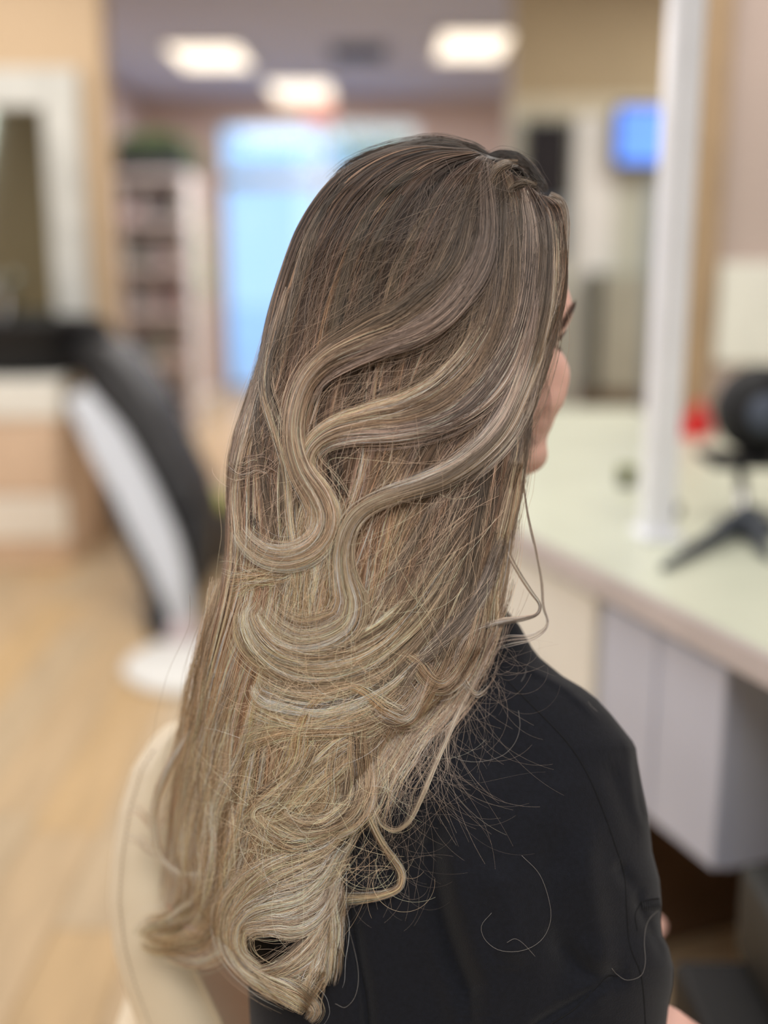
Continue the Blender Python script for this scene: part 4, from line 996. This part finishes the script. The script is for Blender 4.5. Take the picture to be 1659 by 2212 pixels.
LOCKS = [
 # broad diagonal sweeps under the waves
 ([(1150, 520), (1130, 660), (1080, 780), (1010, 870), (930, 940), (850, 1000), (790, 1080), (750, 1170)], [20, 50, 70, 80, 80, 70, 50, 30], 480, [.001, .003, .004], (.17, .13, .095), (.36, .27, .18), .005),
 ([(1190, 600), (1170, 740), (1120, 860), (1050, 950), (970, 1030), (900, 1110), (850, 1210), (810, 1320)], [20, 50, 70, 80, 80, 70, 50, 30], 480, [.001, .003, .004], (.19, .15, .11), (.40, .31, .21), .005),
 ([(1070, 560), (1030, 680), (960, 780), (890, 860), (820, 920), (760, 980)], [20, 50, 60, 60, 50, 30], 330, [.002, .004, .004], (.19, .15, .105), (.38, .29, .19), .005),
 ([(1100, 960), (1040, 1060), (980, 1160), (910, 1260), (850, 1350), (780, 1430), (700, 1480)], [30, 60, 80, 80, 80, 70, 50], 480, [.002, .004, .005], (.19, .145, .11), (.46, .35, .24), .005),
 ([(1080, 1080), (1030, 1180), (980, 1280), (920, 1370), (860, 1440), (800, 1500), (720, 1560)], [24, 50, 66, 70, 66, 56, 36], 420, [.001, .003, .004], (.22, .17, .125), (.50, .39, .27), .005),
 # thinning lengths that fall across the blouse
 ([(1084, 1240), (1056, 1340), (1008, 1440), (938, 1530), (866, 1610), (806, 1700), (776, 1800)], [30, 50, 66, 76, 80, 76, 60], 190, .002, (.22, .17, .13), (.52, .41, .30), .004, .06),
 ([(1046, 1200), (996, 1330), (926, 1450), (852, 1548), (792, 1650), (760, 1760)], [40, 70, 86, 90, 80, 50], 300, .002, (.24, .185, .135), (.54, .42, .29), .005, .06),
 ([(1074, 1300), (1040, 1400), (990, 1480), (930, 1560), (880, 1650)], [30, 50, 70, 80, 80], 80, .002, (.24, .19, .15), (.46, .38, .30), .004, .10),
 # lowlights, and shade of the gaps between the waves painted as dark locks
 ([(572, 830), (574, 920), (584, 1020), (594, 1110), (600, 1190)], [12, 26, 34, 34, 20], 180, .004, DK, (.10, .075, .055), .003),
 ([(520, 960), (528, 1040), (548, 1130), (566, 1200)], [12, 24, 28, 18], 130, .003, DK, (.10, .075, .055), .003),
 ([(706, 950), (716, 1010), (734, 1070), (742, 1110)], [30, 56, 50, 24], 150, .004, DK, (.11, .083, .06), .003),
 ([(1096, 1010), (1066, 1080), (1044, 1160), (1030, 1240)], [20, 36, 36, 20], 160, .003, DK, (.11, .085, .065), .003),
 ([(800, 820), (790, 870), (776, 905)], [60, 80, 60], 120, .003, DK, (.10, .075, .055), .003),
 # crown: hair combed back over the skyline, and the far side beyond the parting
 ([(1062, 344), (1024, 324), (978, 314), (925, 312), (868, 320), (808, 338), (757, 364), (712, 402)], [10, 16, 20, 22, 22, 22, 20, 14], 260, .001, DK, MD, .003),
 ([(1050, 344), (1082, 336), (1112, 342), (1142, 364), (1164, 396), (1176, 420)], [10, 16, 18, 18, 16, 10], 220, .000, (.06, .045, .034), (.09, .068, .05), .002, .01),
 ([(1040, 352), (1068, 362), (1096, 384), (1110, 430), (1112, 500)], [6, 12, 20, 26, 20], 120, .004, (.16, .125, .085), (.24, .19, .13), .004, .02),
 ([(1120, 352), (1090, 356), (1068, 376), (1056, 420), (1050, 480)], [8, 16, 22, 24, 16], 150, .006, (.20, .16, .11), (.30, .24, .18), .005, .02),
 ([(1160, 400), (1130, 396), (1104, 412), (1086, 450), (1076, 520)], [8, 18, 26, 28, 18], 150, .004, (.15, .12, .08), (.24, .195, .14), .005, .02),
 # wave sweeping from the parting to the left, then down into a hook
 ([(1052, 345), (1040, 420), (1030, 500), (1000, 590), (940, 660), (860, 710), (780, 740), (710, 775), (665, 820), (642, 880), (637, 950), (655, 1015), (688, 1065), (706, 1110), (700, 1155), (668, 1192), (620, 1208), (570, 1200), (530, 1170), (513, 1142)],
  [26, 60, 84, 92, 96, 84, 60, 42, 36, 34, 36, 46, 50, 46, 40, 34, 26], 620, [.004, .010, .014, .018, .018, .016, .014], (.22, .18, .145), LT, .010),
 ([(1048, 350), (1052, 440), (1050, 520), (1022, 600), (970, 665), (900, 715), (820, 750), (740, 785), (690, 820), (660, 870)], [20, 34, 44, 50, 48, 44, 36, 26, 18], 260, [.006, .018, .024, .022, .014], (.30, .25, .21), AS, .006),
 ([(1040, 360), (1010, 460), (985, 545), (940, 615), (870, 675), (790, 715), (720, 760), (676, 800)], [16, 30, 42, 44, 40, 30, 20], 240, [.006, .016, .022, .018], (.20, .16, .12), (.36, .29, .21), .006),
 # second wave
 ([(1096, 380), (1100, 480), (1096, 580), (1076, 690), (1030, 790), (960, 860), (880, 895), (800, 908), (730, 925), (686, 950), (664, 985), (668, 1040), (690, 1100), (690, 1170), (660, 1240), (640, 1300)],
  [30, 56, 70, 84, 96, 90, 78, 62, 48, 36, 32, 40, 60, 66, 50], 640, [.002, .008, .012, .016, .014, .010, .006], (.20, .165, .13), LT, .009),
 ([(1130, 400), (1146, 500), (1140, 620), (1112, 730), (1062, 820), (1000, 880), (930, 915), (850, 930), (770, 935), (710, 950), (676, 980)], [20, 36, 46, 50, 50, 46, 40, 34, 24], 380, [.004, .012, .018, .020, .014], (.26, .22, .185), AS, .006),
 # third wave ending in the bright hook
 ([(1176, 430), (1188, 520), (1180, 640), (1156, 750), (1122, 850), (1086, 930), (1030, 990), (960, 1035), (880, 1062), (820, 1082), (775, 1110), (750, 1150), (741, 1205), (748, 1260), (758, 1300), (745, 1345), (700, 1370), (645, 1376), (598, 1352), (562, 1312)],
  [16, 26, 34, 38, 40, 38, 34, 32, 28, 24, 24, 26, 28, 34, 44, 48, 46, 44, 38], 460, [.003, .009, .013, .018, .022, .022, .020, .016], (.28, .235, .195), (.70, .58, .40), .008),
 ([(1160, 560), (1158, 680), (1140, 780), (1104, 870), (1052, 945), (985, 1000), (910, 1036), (840, 1060), (790, 1090)], [10, 18, 26, 28, 26, 22, 16, 12], 200, [.008, .018, .020, .016], AS, WH, .005),
 ([(1198, 560), (1192, 650), (1176, 730), (1152, 800), (1130, 880), (1090, 950), (1030, 1005), (960, 1050)], [12, 18, 20, 22, 24, 22, 14], 200, [.003, .007, .010, .012], (.18, .14, .105), WH, .005),
 # long parallel sweeps on the side of the head
 ([(1078, 360), (1088, 470), (1080, 590), (1058, 700), (1016, 800), (956, 880), (896, 960), (860, 1030)], [14, 22, 26, 26, 26, 22, 16], 200, [.004, .014, .014, .008], (.24, .20, .155), AS, .005),
 ([(1120, 400), (1120, 520), (1102, 640), (1066, 760), (1010, 860), (950, 950), (900, 1040), (866, 1110)], [12, 22, 26, 26, 26, 22, 16], 200, [.004, .010, .012, .008], (.20, .165, .125), MD, .005),
 ([(1156, 430), (1172, 540), (1164, 650), (1140, 760), (1096, 860), (1040, 950), (976, 1040), (916, 1120)], [14, 22, 28, 30, 28, 24, 16], 240, [.004, .010, .012, .008], (.24, .20, .155), AS, .005),
 ([(1186, 436), (1196, 540), (1188, 650), (1166, 740), (1136, 820)], [18, 24, 26, 24, 16], 170, [.003, .008, .008], (.26, .215, .16), (.42, .36, .29), .005),
 ([(1184, 424), (1208, 442), (1214, 510), (1210, 600), (1196, 680), (1174, 740), (1156, 788)], [14, 20, 18, 18, 16, 12, 8], 170, [.001, .004, .004], (.20, .165, .125), (.40, .34, .26), .004),
 ([(1030, 620), (1002, 730), (955, 830), (900, 930), (850, 1020), (800, 1110)], [10, 24, 30, 30, 22, 12], 170, .006, (.22, .175, .125), (.40, .31, .20), .005),
 ([(870, 420), (820, 520), (790, 620), (770, 730), (764, 830)], [10, 18, 22, 22, 14], 120, .007, (.16, .125, .085), (.28, .22, .15), .004),
 ([(900, 360), (820, 430), (770, 520), (740, 620), (720, 730), (704, 820)], [10, 18, 22, 22, 18, 10], 120, .006, (.15, .12, .08), (.26, .21, .145), .004),
 ([(960, 400), (900, 500), (856, 600), (832, 700), (820, 790)], [10, 16, 20, 20, 12], 110, .006, (.17, .135, .09), (.27, .215, .15), .004),
 ([(760, 380), (700, 450), (660, 550), (630, 660), (610, 760), (596, 870)], [10, 16, 22, 22, 20, 12], 130, .005, (.15, .12, .085), (.28, .22, .155), .004),
 # left curtain
 ([(620, 620), (590, 730), (575, 830), (600, 930), (625, 1030), (632, 1130), (640, 1230), (640, 1330)], [14, 24, 34, 36, 36, 36, 36, 26], 260, .006, (.24, .195, .15), (.46, .37, .25), .006),
 ([(590, 700), (568, 800), (540, 890), (516, 980), (508, 1080), (512, 1180), (500, 1290)], [14, 22, 28, 28, 28, 26, 18], 200, .004, (.22, .18, .14), (.40, .32, .23), .005),
 ([(560, 800), (552, 900), (562, 1000), (580, 1100), (596, 1200), (604, 1300), (596, 1420)], [12, 24, 28, 30, 32, 32, 20], 200, .004, (.17, .135, .10), (.36, .28, .19), .005),
 ([(690, 1050), (666, 1130), (656, 1210), (652, 1290), (640, 1370)], [30, 56, 66, 60, 40], 260, .008, (.46, .38, .27), (.58, .46, .29), .006),
 ([(742, 1060), (728, 1160), (722, 1260), (712, 1350)], [20, 34, 40, 30], 150, .006, (.40, .31, .20), (.56, .43, .26), .005),
 ([(660, 1205), (630, 1232), (580, 1246), (530, 1250), (484, 1262)], [22, 28, 34, 44, 48], 90, [.006, .008, .006], (.5, .39, .27), (.60, .46, .29), .005, .10),
 ([(668, 1212), (620, 1238), (560, 1240), (500, 1228)], [16, 22, 34, 40], 36, [.006, .008, .006], (.5, .39, .27), (.60, .46, .29), .004, .14),
 ([(606, 1030), (580, 1010), (545, 1006), (512, 1016), (500, 990)], [30, 40, 44, 44, 40], 22, [.006, .008, .008], AS, (.50, .45, .38), .004, .2),
 # right curtain
 ([(1136, 880), (1124, 960), (1102, 1060), (1086, 1160), (1068, 1260), (1056, 1350), (1040, 1410)], [22, 34, 44, 46, 40, 34, 20], 420, .001, (.17, .135, .105), (.40, .32, .22), .006),
 ([(1060, 980), (1042, 1080), (1026, 1190), (1006, 1300), (972, 1390), (930, 1470)], [16, 26, 30, 32, 28, 18], 260, .006, (.20, .165, .13), (.44, .37, .28), .005),
 ([(1010, 1010), (976, 1110), (936, 1210), (892, 1310), (846, 1400), (790, 1490), (740, 1570)], [16, 28, 34, 36, 36, 30, 20], 300, .006, (.20, .165, .13), (.46, .38, .29), .006),
 ([(970, 1030), (920, 1120), (866, 1220), (820, 1310), (770, 1400), (720, 1480)], [16, 26, 30, 34, 32, 24], 260, .006, (.22, .18, .135), (.42, .34, .25), .005),
 ([(1086, 1160), (1050, 1260), (1000, 1340), (940, 1400), (886, 1450), (850, 1520)], [14, 26, 30, 30, 26, 16], 240, .008, (.28, .24, .20), (.46, .39, .31), .005),
 # stacked hooks at shoulder-blade height
 ([(1010, 1130), (950, 1220), (890, 1310), (826, 1376), (750, 1414), (672, 1424), (606, 1410), (562, 1376), (540, 1330), (556, 1302)], [30, 40, 46, 52, 54, 54, 50, 42, 30, 20], 420, [.006, .010, .014, .016], (.28, .23, .17), (.66, .52, .33), .009),
 ([(1000, 1180), (950, 1280), (890, 1366), (816, 1428), (736, 1456), (656, 1460), (590, 1438), (548, 1400), (528, 1356), (532, 1318)], [26, 36, 42, 46, 46, 44, 40, 34, 24], 380, [.006, .010, .014, .014], (.30, .25, .18), (.62, .49, .31), .008),
 ([(960, 1290), (900, 1380), (830, 1448), (750, 1486), (672, 1496), (604, 1482), (552, 1456)], [24, 34, 40, 42, 40, 34, 22], 320, [.006, .010, .012], (.34, .29, .22), (.68, .57, .40), .008),
 ([(930, 1380), (860, 1462), (780, 1510), (700, 1532), (626, 1526), (562, 1504), (548, 1476)], [24, 34, 40, 40, 36, 30, 18], 300, [.006, .010, .012], (.38, .32, .24), (.68, .56, .38), .008),
 ([(900, 1440), (820, 1510), (740, 1548), (660, 1562), (590, 1552), (542, 1530)], [20, 34, 38, 36, 32, 22], 260, [.005, .009, .010], (.42, .35, .25), (.60, .48, .31), .007),
 ([(900, 1480), (830, 1540), (750, 1572), (660, 1576), (580, 1584), (514, 1612)], [18, 32, 38, 40, 38, 30], 280, [.005, .009, .010], (.44, .36, .26), (.56, .44, .28), .007),
 ([(880, 1530), (800, 1580), (720, 1620), (640, 1680), (570, 1740), (510, 1800)], [20, 40, 50, 56, 54, 40], 330, .004, (.42, .34, .24), (.52, .41, .27), .007, .12),
 ([(820, 1560), (760, 1640), (700, 1700), (640, 1760), (580, 1810), (540, 1870)], [20, 40, 50, 50, 46, 30], 260, .004, (.44, .35, .24), (.54, .43, .28), .007, .12),
 # arcing golden strand and its neighbours
 ([(1000, 1300), (970, 1400), (940, 1470), (905, 1530), (878, 1556), (836, 1532), (790, 1494), (748, 1478), (706, 1492), (670, 1530), (648, 1580), (634, 1640), (600, 1700)], [8, 18, 28, 34, 34, 28, 20, 16, 18, 24, 28, 24], 120, [.004, .009, .013, .014, .010], (.46, .37, .28), (.80, .60, .34), .005, .10),
 ([(930, 1420), (912, 1500), (880, 1552), (838, 1540), (786, 1508), (730, 1496)], [10, 22, 34, 40, 34, 20], 90, [.006, .012, .010], AS, (.55, .46, .35), .005, .16),
 ([(1052, 1230), (1036, 1330), (1000, 1430), (962, 1478), (930, 1470), (894, 1428), (852, 1408), (820, 1420), (806, 1470)], [8, 20, 34, 40, 40, 36, 28, 20, 14], 110, [.003, .007, .010, .010], (.36, .29, .22), (.56, .45, .33), .004, .16),
 # middle cascade
 ([(770, 1500), (772, 1580), (776, 1660), (770, 1726), (742, 1768), (696, 1790), (648, 1790), (600, 1766)], [26, 46, 58, 56, 50, 44, 38, 26], 360, [.004, .008, .014, .014], (.40, .33, .25), (.66, .54, .38), .008),
 ([(730, 1540), (722, 1620), (716, 1690), (704, 1750), (672, 1800)], [22, 34, 40, 36, 24], 180, .005, (.42, .34, .24), (.58, .46, .30), .006),
 ([(752, 1700), (730, 1776), (690, 1812), (630, 1822), (580, 1800), (548, 1766)], [22, 40, 44, 40, 34, 20], 220, [.008, .014, .014], (.55, .47, .36), (.62, .49, .32), .007),
 ([(690, 1600), (650, 1680), (600, 1740), (560, 1760), (600, 1780), (640, 1760)], [12, 24, 30, 26, 20, 10], 90, .010, (.50, .40, .26), (.60, .47, .29), .005, .14),
 # bottom curls
 ([(752, 1770), (712, 1826), (654, 1862), (592, 1892), (540, 1928), (504, 1972), (496, 2030), (520, 2084), (570, 2124), (622, 2150), (664, 2176)], [34, 60, 74, 78, 72, 60, 46, 36, 34, 30, 22], 560, [.006, .012, .016, .016], (.50, .42, .31), (.60, .49, .34), .010),
 ([(738, 1830), (706, 1890), (650, 1930), (588, 1950), (534, 1972), (508, 2010), (516, 2062), (560, 2100)], [24, 44, 54, 54, 46, 36, 26, 18], 380, [.010, .018, .018], (.56, .48, .37), (.66, .54, .37), .008),
 ([(722, 1900), (694, 1960), (640, 1990), (580, 1994), (530, 2000), (506, 2030)], [20, 40, 48, 46, 38, 20], 300, [.010, .018, .016], (.54, .46, .37), (.62, .51, .36), .007),
 ([(716, 1950), (690, 2020), (646, 2070), (594, 2100), (552, 2112), (590, 2132), (640, 2150), (676, 2182), (664, 2206)], [20, 36, 44, 40, 30, 28, 28, 22, 12], 320, [.008, .014, .014], (.52, .44, .34), (.60, .49, .35), .007),
 ([(716, 1840), (722, 1940), (722, 2040), (708, 2130)], [20, 30, 30, 18], 200, .006, (.44, .36, .26), (.54, .43, .28), .006),
 ([(704, 1980), (688, 2060), (664, 2130), (640, 2190)], [20, 40, 44, 30], 220, .006, (.48, .40, .30), (.56, .46, .33), .006, .12),
 ([(560, 1880), (520, 1950), (500, 2010), (520, 2070), (580, 2120)], [20, 34, 30, 24, 14], 160, .004, (.46, .37, .24), (.56, .45, .29), .006),
 # fine stray locks on the right
 ([(1058, 1397), (1040, 1440), (1022, 1478), (1000, 1520), (968, 1590), (942, 1648), (914, 1716), (886, 1772), (856, 1794), (827, 1784), (806, 1756)], [6, 9, 9, 8, 8, 7, 7, 7, 6, 5], 40, .003, (.50, .45, .40), (.60, .50, .36), .003, .03),
 ([(800, 1500), (784, 1580), (778, 1650), (788, 1740), (824, 1820), (862, 1874), (868, 1898), (858, 1921), (814, 1937), (760, 1943), (706, 1944)], [14, 16, 13, 10, 9, 9, 9, 9, 12, 16, 22], 64, .003, (.40, .32, .23), (.56, .43, .27), .003, .05),
 ([(810, 1560), (800, 1650), (806, 1740), (826, 1800)], [16, 14, 12, 10], 50, .003, (.40, .33, .26), (.50, .42, .32), .003, .1),
 ([(1096, 1130), (1090, 1176), (1118, 1234), (1148, 1280), (1166, 1306), (1160, 1326), (1130, 1336), (1090, 1342), (1050, 1353), (1012, 1370), (990, 1400), (985, 1435), (1000, 1476), (1020, 1490)], [8, 7, 6, 6, 5, 6, 9, 12, 13, 12, 8, 7, 7], 44, [.0, .002, .004, .006], (.22, .185, .15), (.62, .56, .48), .003, .03),
 ([(1128, 1020), (1140, 1110), (1158, 1190), (1170, 1260), (1174, 1310), (1183, 1342), (1176, 1360), (1147, 1377), (1100, 1384), (1058, 1397)], [2, 2, 3, 3, 4, 4, 4, 8, 12, 8], 18, [.0, .002, .004], (.20, .17, .14), (.62, .56, .48), .002, .03),
 ([(1050, 1360), (1020, 1385), (1000, 1420), (1004, 1470), (1030, 1500), (1060, 1480)], [6, 10, 8, 8, 8, 6], 30, .004, AS, (.6, .52, .4), .003, .08),
 ([(1128, 880), (1126, 960), (1118, 1040)], [10, 8, 5], 60, .0, DK, MD, .002, .03),
 # lower left, hanging behind and out of focus
 ([(480, 1250), (455, 1360), (436, 1460), (420, 1560), (396, 1660), (372, 1760)], [20, 40, 50, 60, 60, 50], 320, .0, (.34, .28, .205), (.50, .40, .27), .008, .1),
 ([(520, 1400), (480, 1520), (450, 1640), (430, 1760), (420, 1880), (400, 1980)], [30, 60, 80, 90, 80, 60], 420, .0, (.38, .31, .22), (.50, .39, .25), .010, .12),
 ([(560, 1540), (520, 1640), (486, 1740), (466, 1840), (452, 1940), (430, 2030)], [30, 60, 80, 80, 70, 50], 360, .0, (.40, .32, .22), (.50, .39, .25), .010, .12),
 ([(520, 1600), (486, 1604), (452, 1624), (438, 1664), (448, 1710), (470, 1740)], [8, 10, 10, 9, 8, 6], 40, .004, LT, LT, .003, .05),
 ([(420, 1560), (372, 1640), (342, 1710), (332, 1780), (346, 1846), (390, 1886), (440, 1886), (476, 1856)], [12, 14, 14, 13, 13, 12, 10], 80, .004, LT, (.60, .50, .36), .003, .04),
 ([(500, 1560), (492, 1640), (496, 1720), (502, 1800), (500, 1880)], [10, 10, 10, 9, 7], 50, .006, LT, LT, .003, .05),
 ([(470, 1440), (440, 1500), (430, 1518), (520, 1480)], [8, 8, 8, 6], 20, .004, LT, LT, .003, .05),
 ([(500, 1840), (460, 1910), (420, 1960), (370, 1996), (316, 2012), (304, 2030)], [40, 60, 60, 50, 40, 20], 280, .0, (.42, .34, .23), (.58, .42, .23), .008, .08),
 ([(490, 1900), (470, 1980), (430, 2030), (380, 2048), (330, 2040), (306, 2026)], [40, 60, 60, 50, 34, 18], 260, .002, (.44, .36, .25), (.58, .42, .23), .008, .08),
 ([(500, 1960), (490, 2020), (450, 2060), (400, 2068), (350, 2052)], [30, 50, 44, 34, 20], 180, .002, (.44, .36, .26), (.56, .46, .34), .007, .08),
 ([(360, 1950), (390, 1990), (440, 2020), (480, 2030)], [6, 10, 10, 6], 30, .004, MD, AS, .003, .04),
 ([(400, 1700), (360, 1760), (330, 1780), (300, 1752), (262, 1746)], [14, 20, 16, 12, 8], 16, .0, (.44, .34, .22), AS, .004, .2),
 ([(430, 1780), (390, 1830), (340, 1840), (300, 1816), (262, 1802)], [14, 22, 20, 14, 8], 16, .0, (.44, .34, .22), AS, .004, .2),
]
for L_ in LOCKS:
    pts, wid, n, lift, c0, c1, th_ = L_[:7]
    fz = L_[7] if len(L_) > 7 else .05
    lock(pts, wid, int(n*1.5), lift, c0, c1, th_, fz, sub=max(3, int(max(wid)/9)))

# -- loose single hairs over the surface, and the web of fine ends over the blouse
def strays(name, n, region, dirv, length, curl, lift, colf, r0=.00010, k=20):
    x0, y0, x1, y1 = region; g = rng
    a = g.random((n, 2))*np.array([x1-x0, y1-y0])+np.array([x0, y0])
    ang = np.radians(dirv[0]+g.normal(size=n)*dirv[1]); L = length*(.4+1.2*g.random(n)); cv = g.normal(size=n)*curl
    t = np.linspace(0, 1, k)[None]; th2 = ang[:, None]+cv[:, None]*t*2+g.normal(size=(n, 1))*curl*.6*t**2
    st = L[:, None]/k; px = a[:, :1]+np.cumsum(np.cos(th2)*st, 1); py = a[:, 1:]+np.cumsum(np.sin(th2)*st, 1)
    keep = (px > ip(py, XL)-30).all(1) & ((py > 1350) | (px < ip(py, XR)-2)).all(1) & (px > ip(py, XL)+2).all(1)
    px, py = px[keep], py[keep]; n = len(px)
    col = colf(py)*np.exp(g.normal(size=n)*.3)[:, None, None]
    lf = lift*(.3+.7*g.random((n, 1)))*np.ones((1, k)); rad = np.full((n, k), r0)*np.linspace(1, .5, k)
    return emit(name, px, py, lf, rad, np.clip(col, .01, .9), hair, 'stuff')
up = lambda py: tone(py)*2.6
strays('stray_hairs', 520, (640, 330, 1120, 760), (122, 13), 190, .16, .012, up)
strays('stray_hairs', 160, (640, 400, 1120, 800), (152, 14), 170, .14, .014, up)
strays('stray_hairs', 260, (900, 330, 1180, 560), (112, 26), 110, .3, .010, up)
strays('stray_hairs', 420, (500, 760, 1100, 1300), (112, 24), 170, .35, .020, lambda p: tone(p)*2.0)
strays('stray_hairs', 520, (520, 1300, 860, 1900), (125, 45), 160, .7, .024, lambda p: tone(p)*1.25)
strays('web_of_ends', 260, (820, 1380, 1010, 1560), (118, 30), 230, .55, .010, lambda p: tone(p)*np.array([.85, .9, 1.05]), .00006)
strays('web_of_ends', 150, (800, 1520, 960, 1720), (110, 36), 200, .9, .008, lambda p: tone(p)*np.array([.75, .8, .95]), .00005)
strays('web_of_ends', 110, (960, 1330, 1090, 1470), (110, 50), 150, 1.1, .006, lambda p: tone(p)*np.array([.75, .8, .95]), .00005)
strays('web_of_ends', 70, (740, 1740, 880, 1900), (80, 60), 130, 1.0, .005, lambda p: tone(p)*np.array([.75, .8, .95]), .00005)
# wisps in front of the ear and cheek
paths = [[(1166, 790), (1176, 830), (1183, 870), (1182, 905), (1170, 940), (1150, 965)], [(1168, 785), (1178, 815), (1188, 850), (1186, 890)], [(1150, 830), (1165, 870), (1160, 920), (1145, 960)],
         [(1132, 880), (1138, 930), (1146, 975)], [(1130, 900), (1150, 945), (1160, 960)], [(1128, 970), (1150, 955), (1165, 940)], [(1130, 915), (1150, 905), (1172, 890)]]
lay_skin(paths, 9, 5.0, 9, (.06, .04, .03), .00009, 'cheek_wisps', person, .0012, 14)
# single loose hairs lying on the blouse
LH = [('long loose hair curving like a hook on the upper back of the black blouse', [(1120, 1535), (1123, 1570), (1112, 1605), (1085, 1632), (1040, 1645), (1000, 1643), (975, 1632)]),
      ('long loose hair curling in a wide hook on the middle of the black sleeve', [(1127, 1848), (1165, 1888), (1186, 1945), (1189, 1990), (1170, 2030), (1130, 2053), (1080, 2053), (1048, 2030), (1040, 2000), (1062, 1972)]),
      ('short loose hair crossing the end of the wide hook on the sleeve', [(1095, 2036), (1112, 2028), (1130, 2038), (1156, 2066)]),
      ('wavy loose hair hanging near the right edge of the black sleeve', [(1422, 1966), (1400, 1990), (1392, 2030), (1394, 2080), (1384, 2108), (1354, 2117), (1332, 2104), (1322, 2092)]),
      ('tiny pale loose hair near the top of the right shoulder', [(1270, 1515), (1278, 1526), (1291, 1537)]),
      ('short loose hair below the neckline on the black shoulder', [(1137, 1443), (1133, 1460), (1126, 1472)]),
      ('long loose hair hanging down beside the lowest curls', [(738, 1962), (760, 2030), (774, 2100), (768, 2150), (746, 2176), (724, 2168)])]
for lab, pth in LH:
    w_ = on_jacket(pth, .0022, 40); o = tube('loose_hair', w_, .00010, mat('pale hair', (160, 154, 148), .5), None, k=5)
    tag(o, lab, 'hair', 'loose hairs on the blouse')
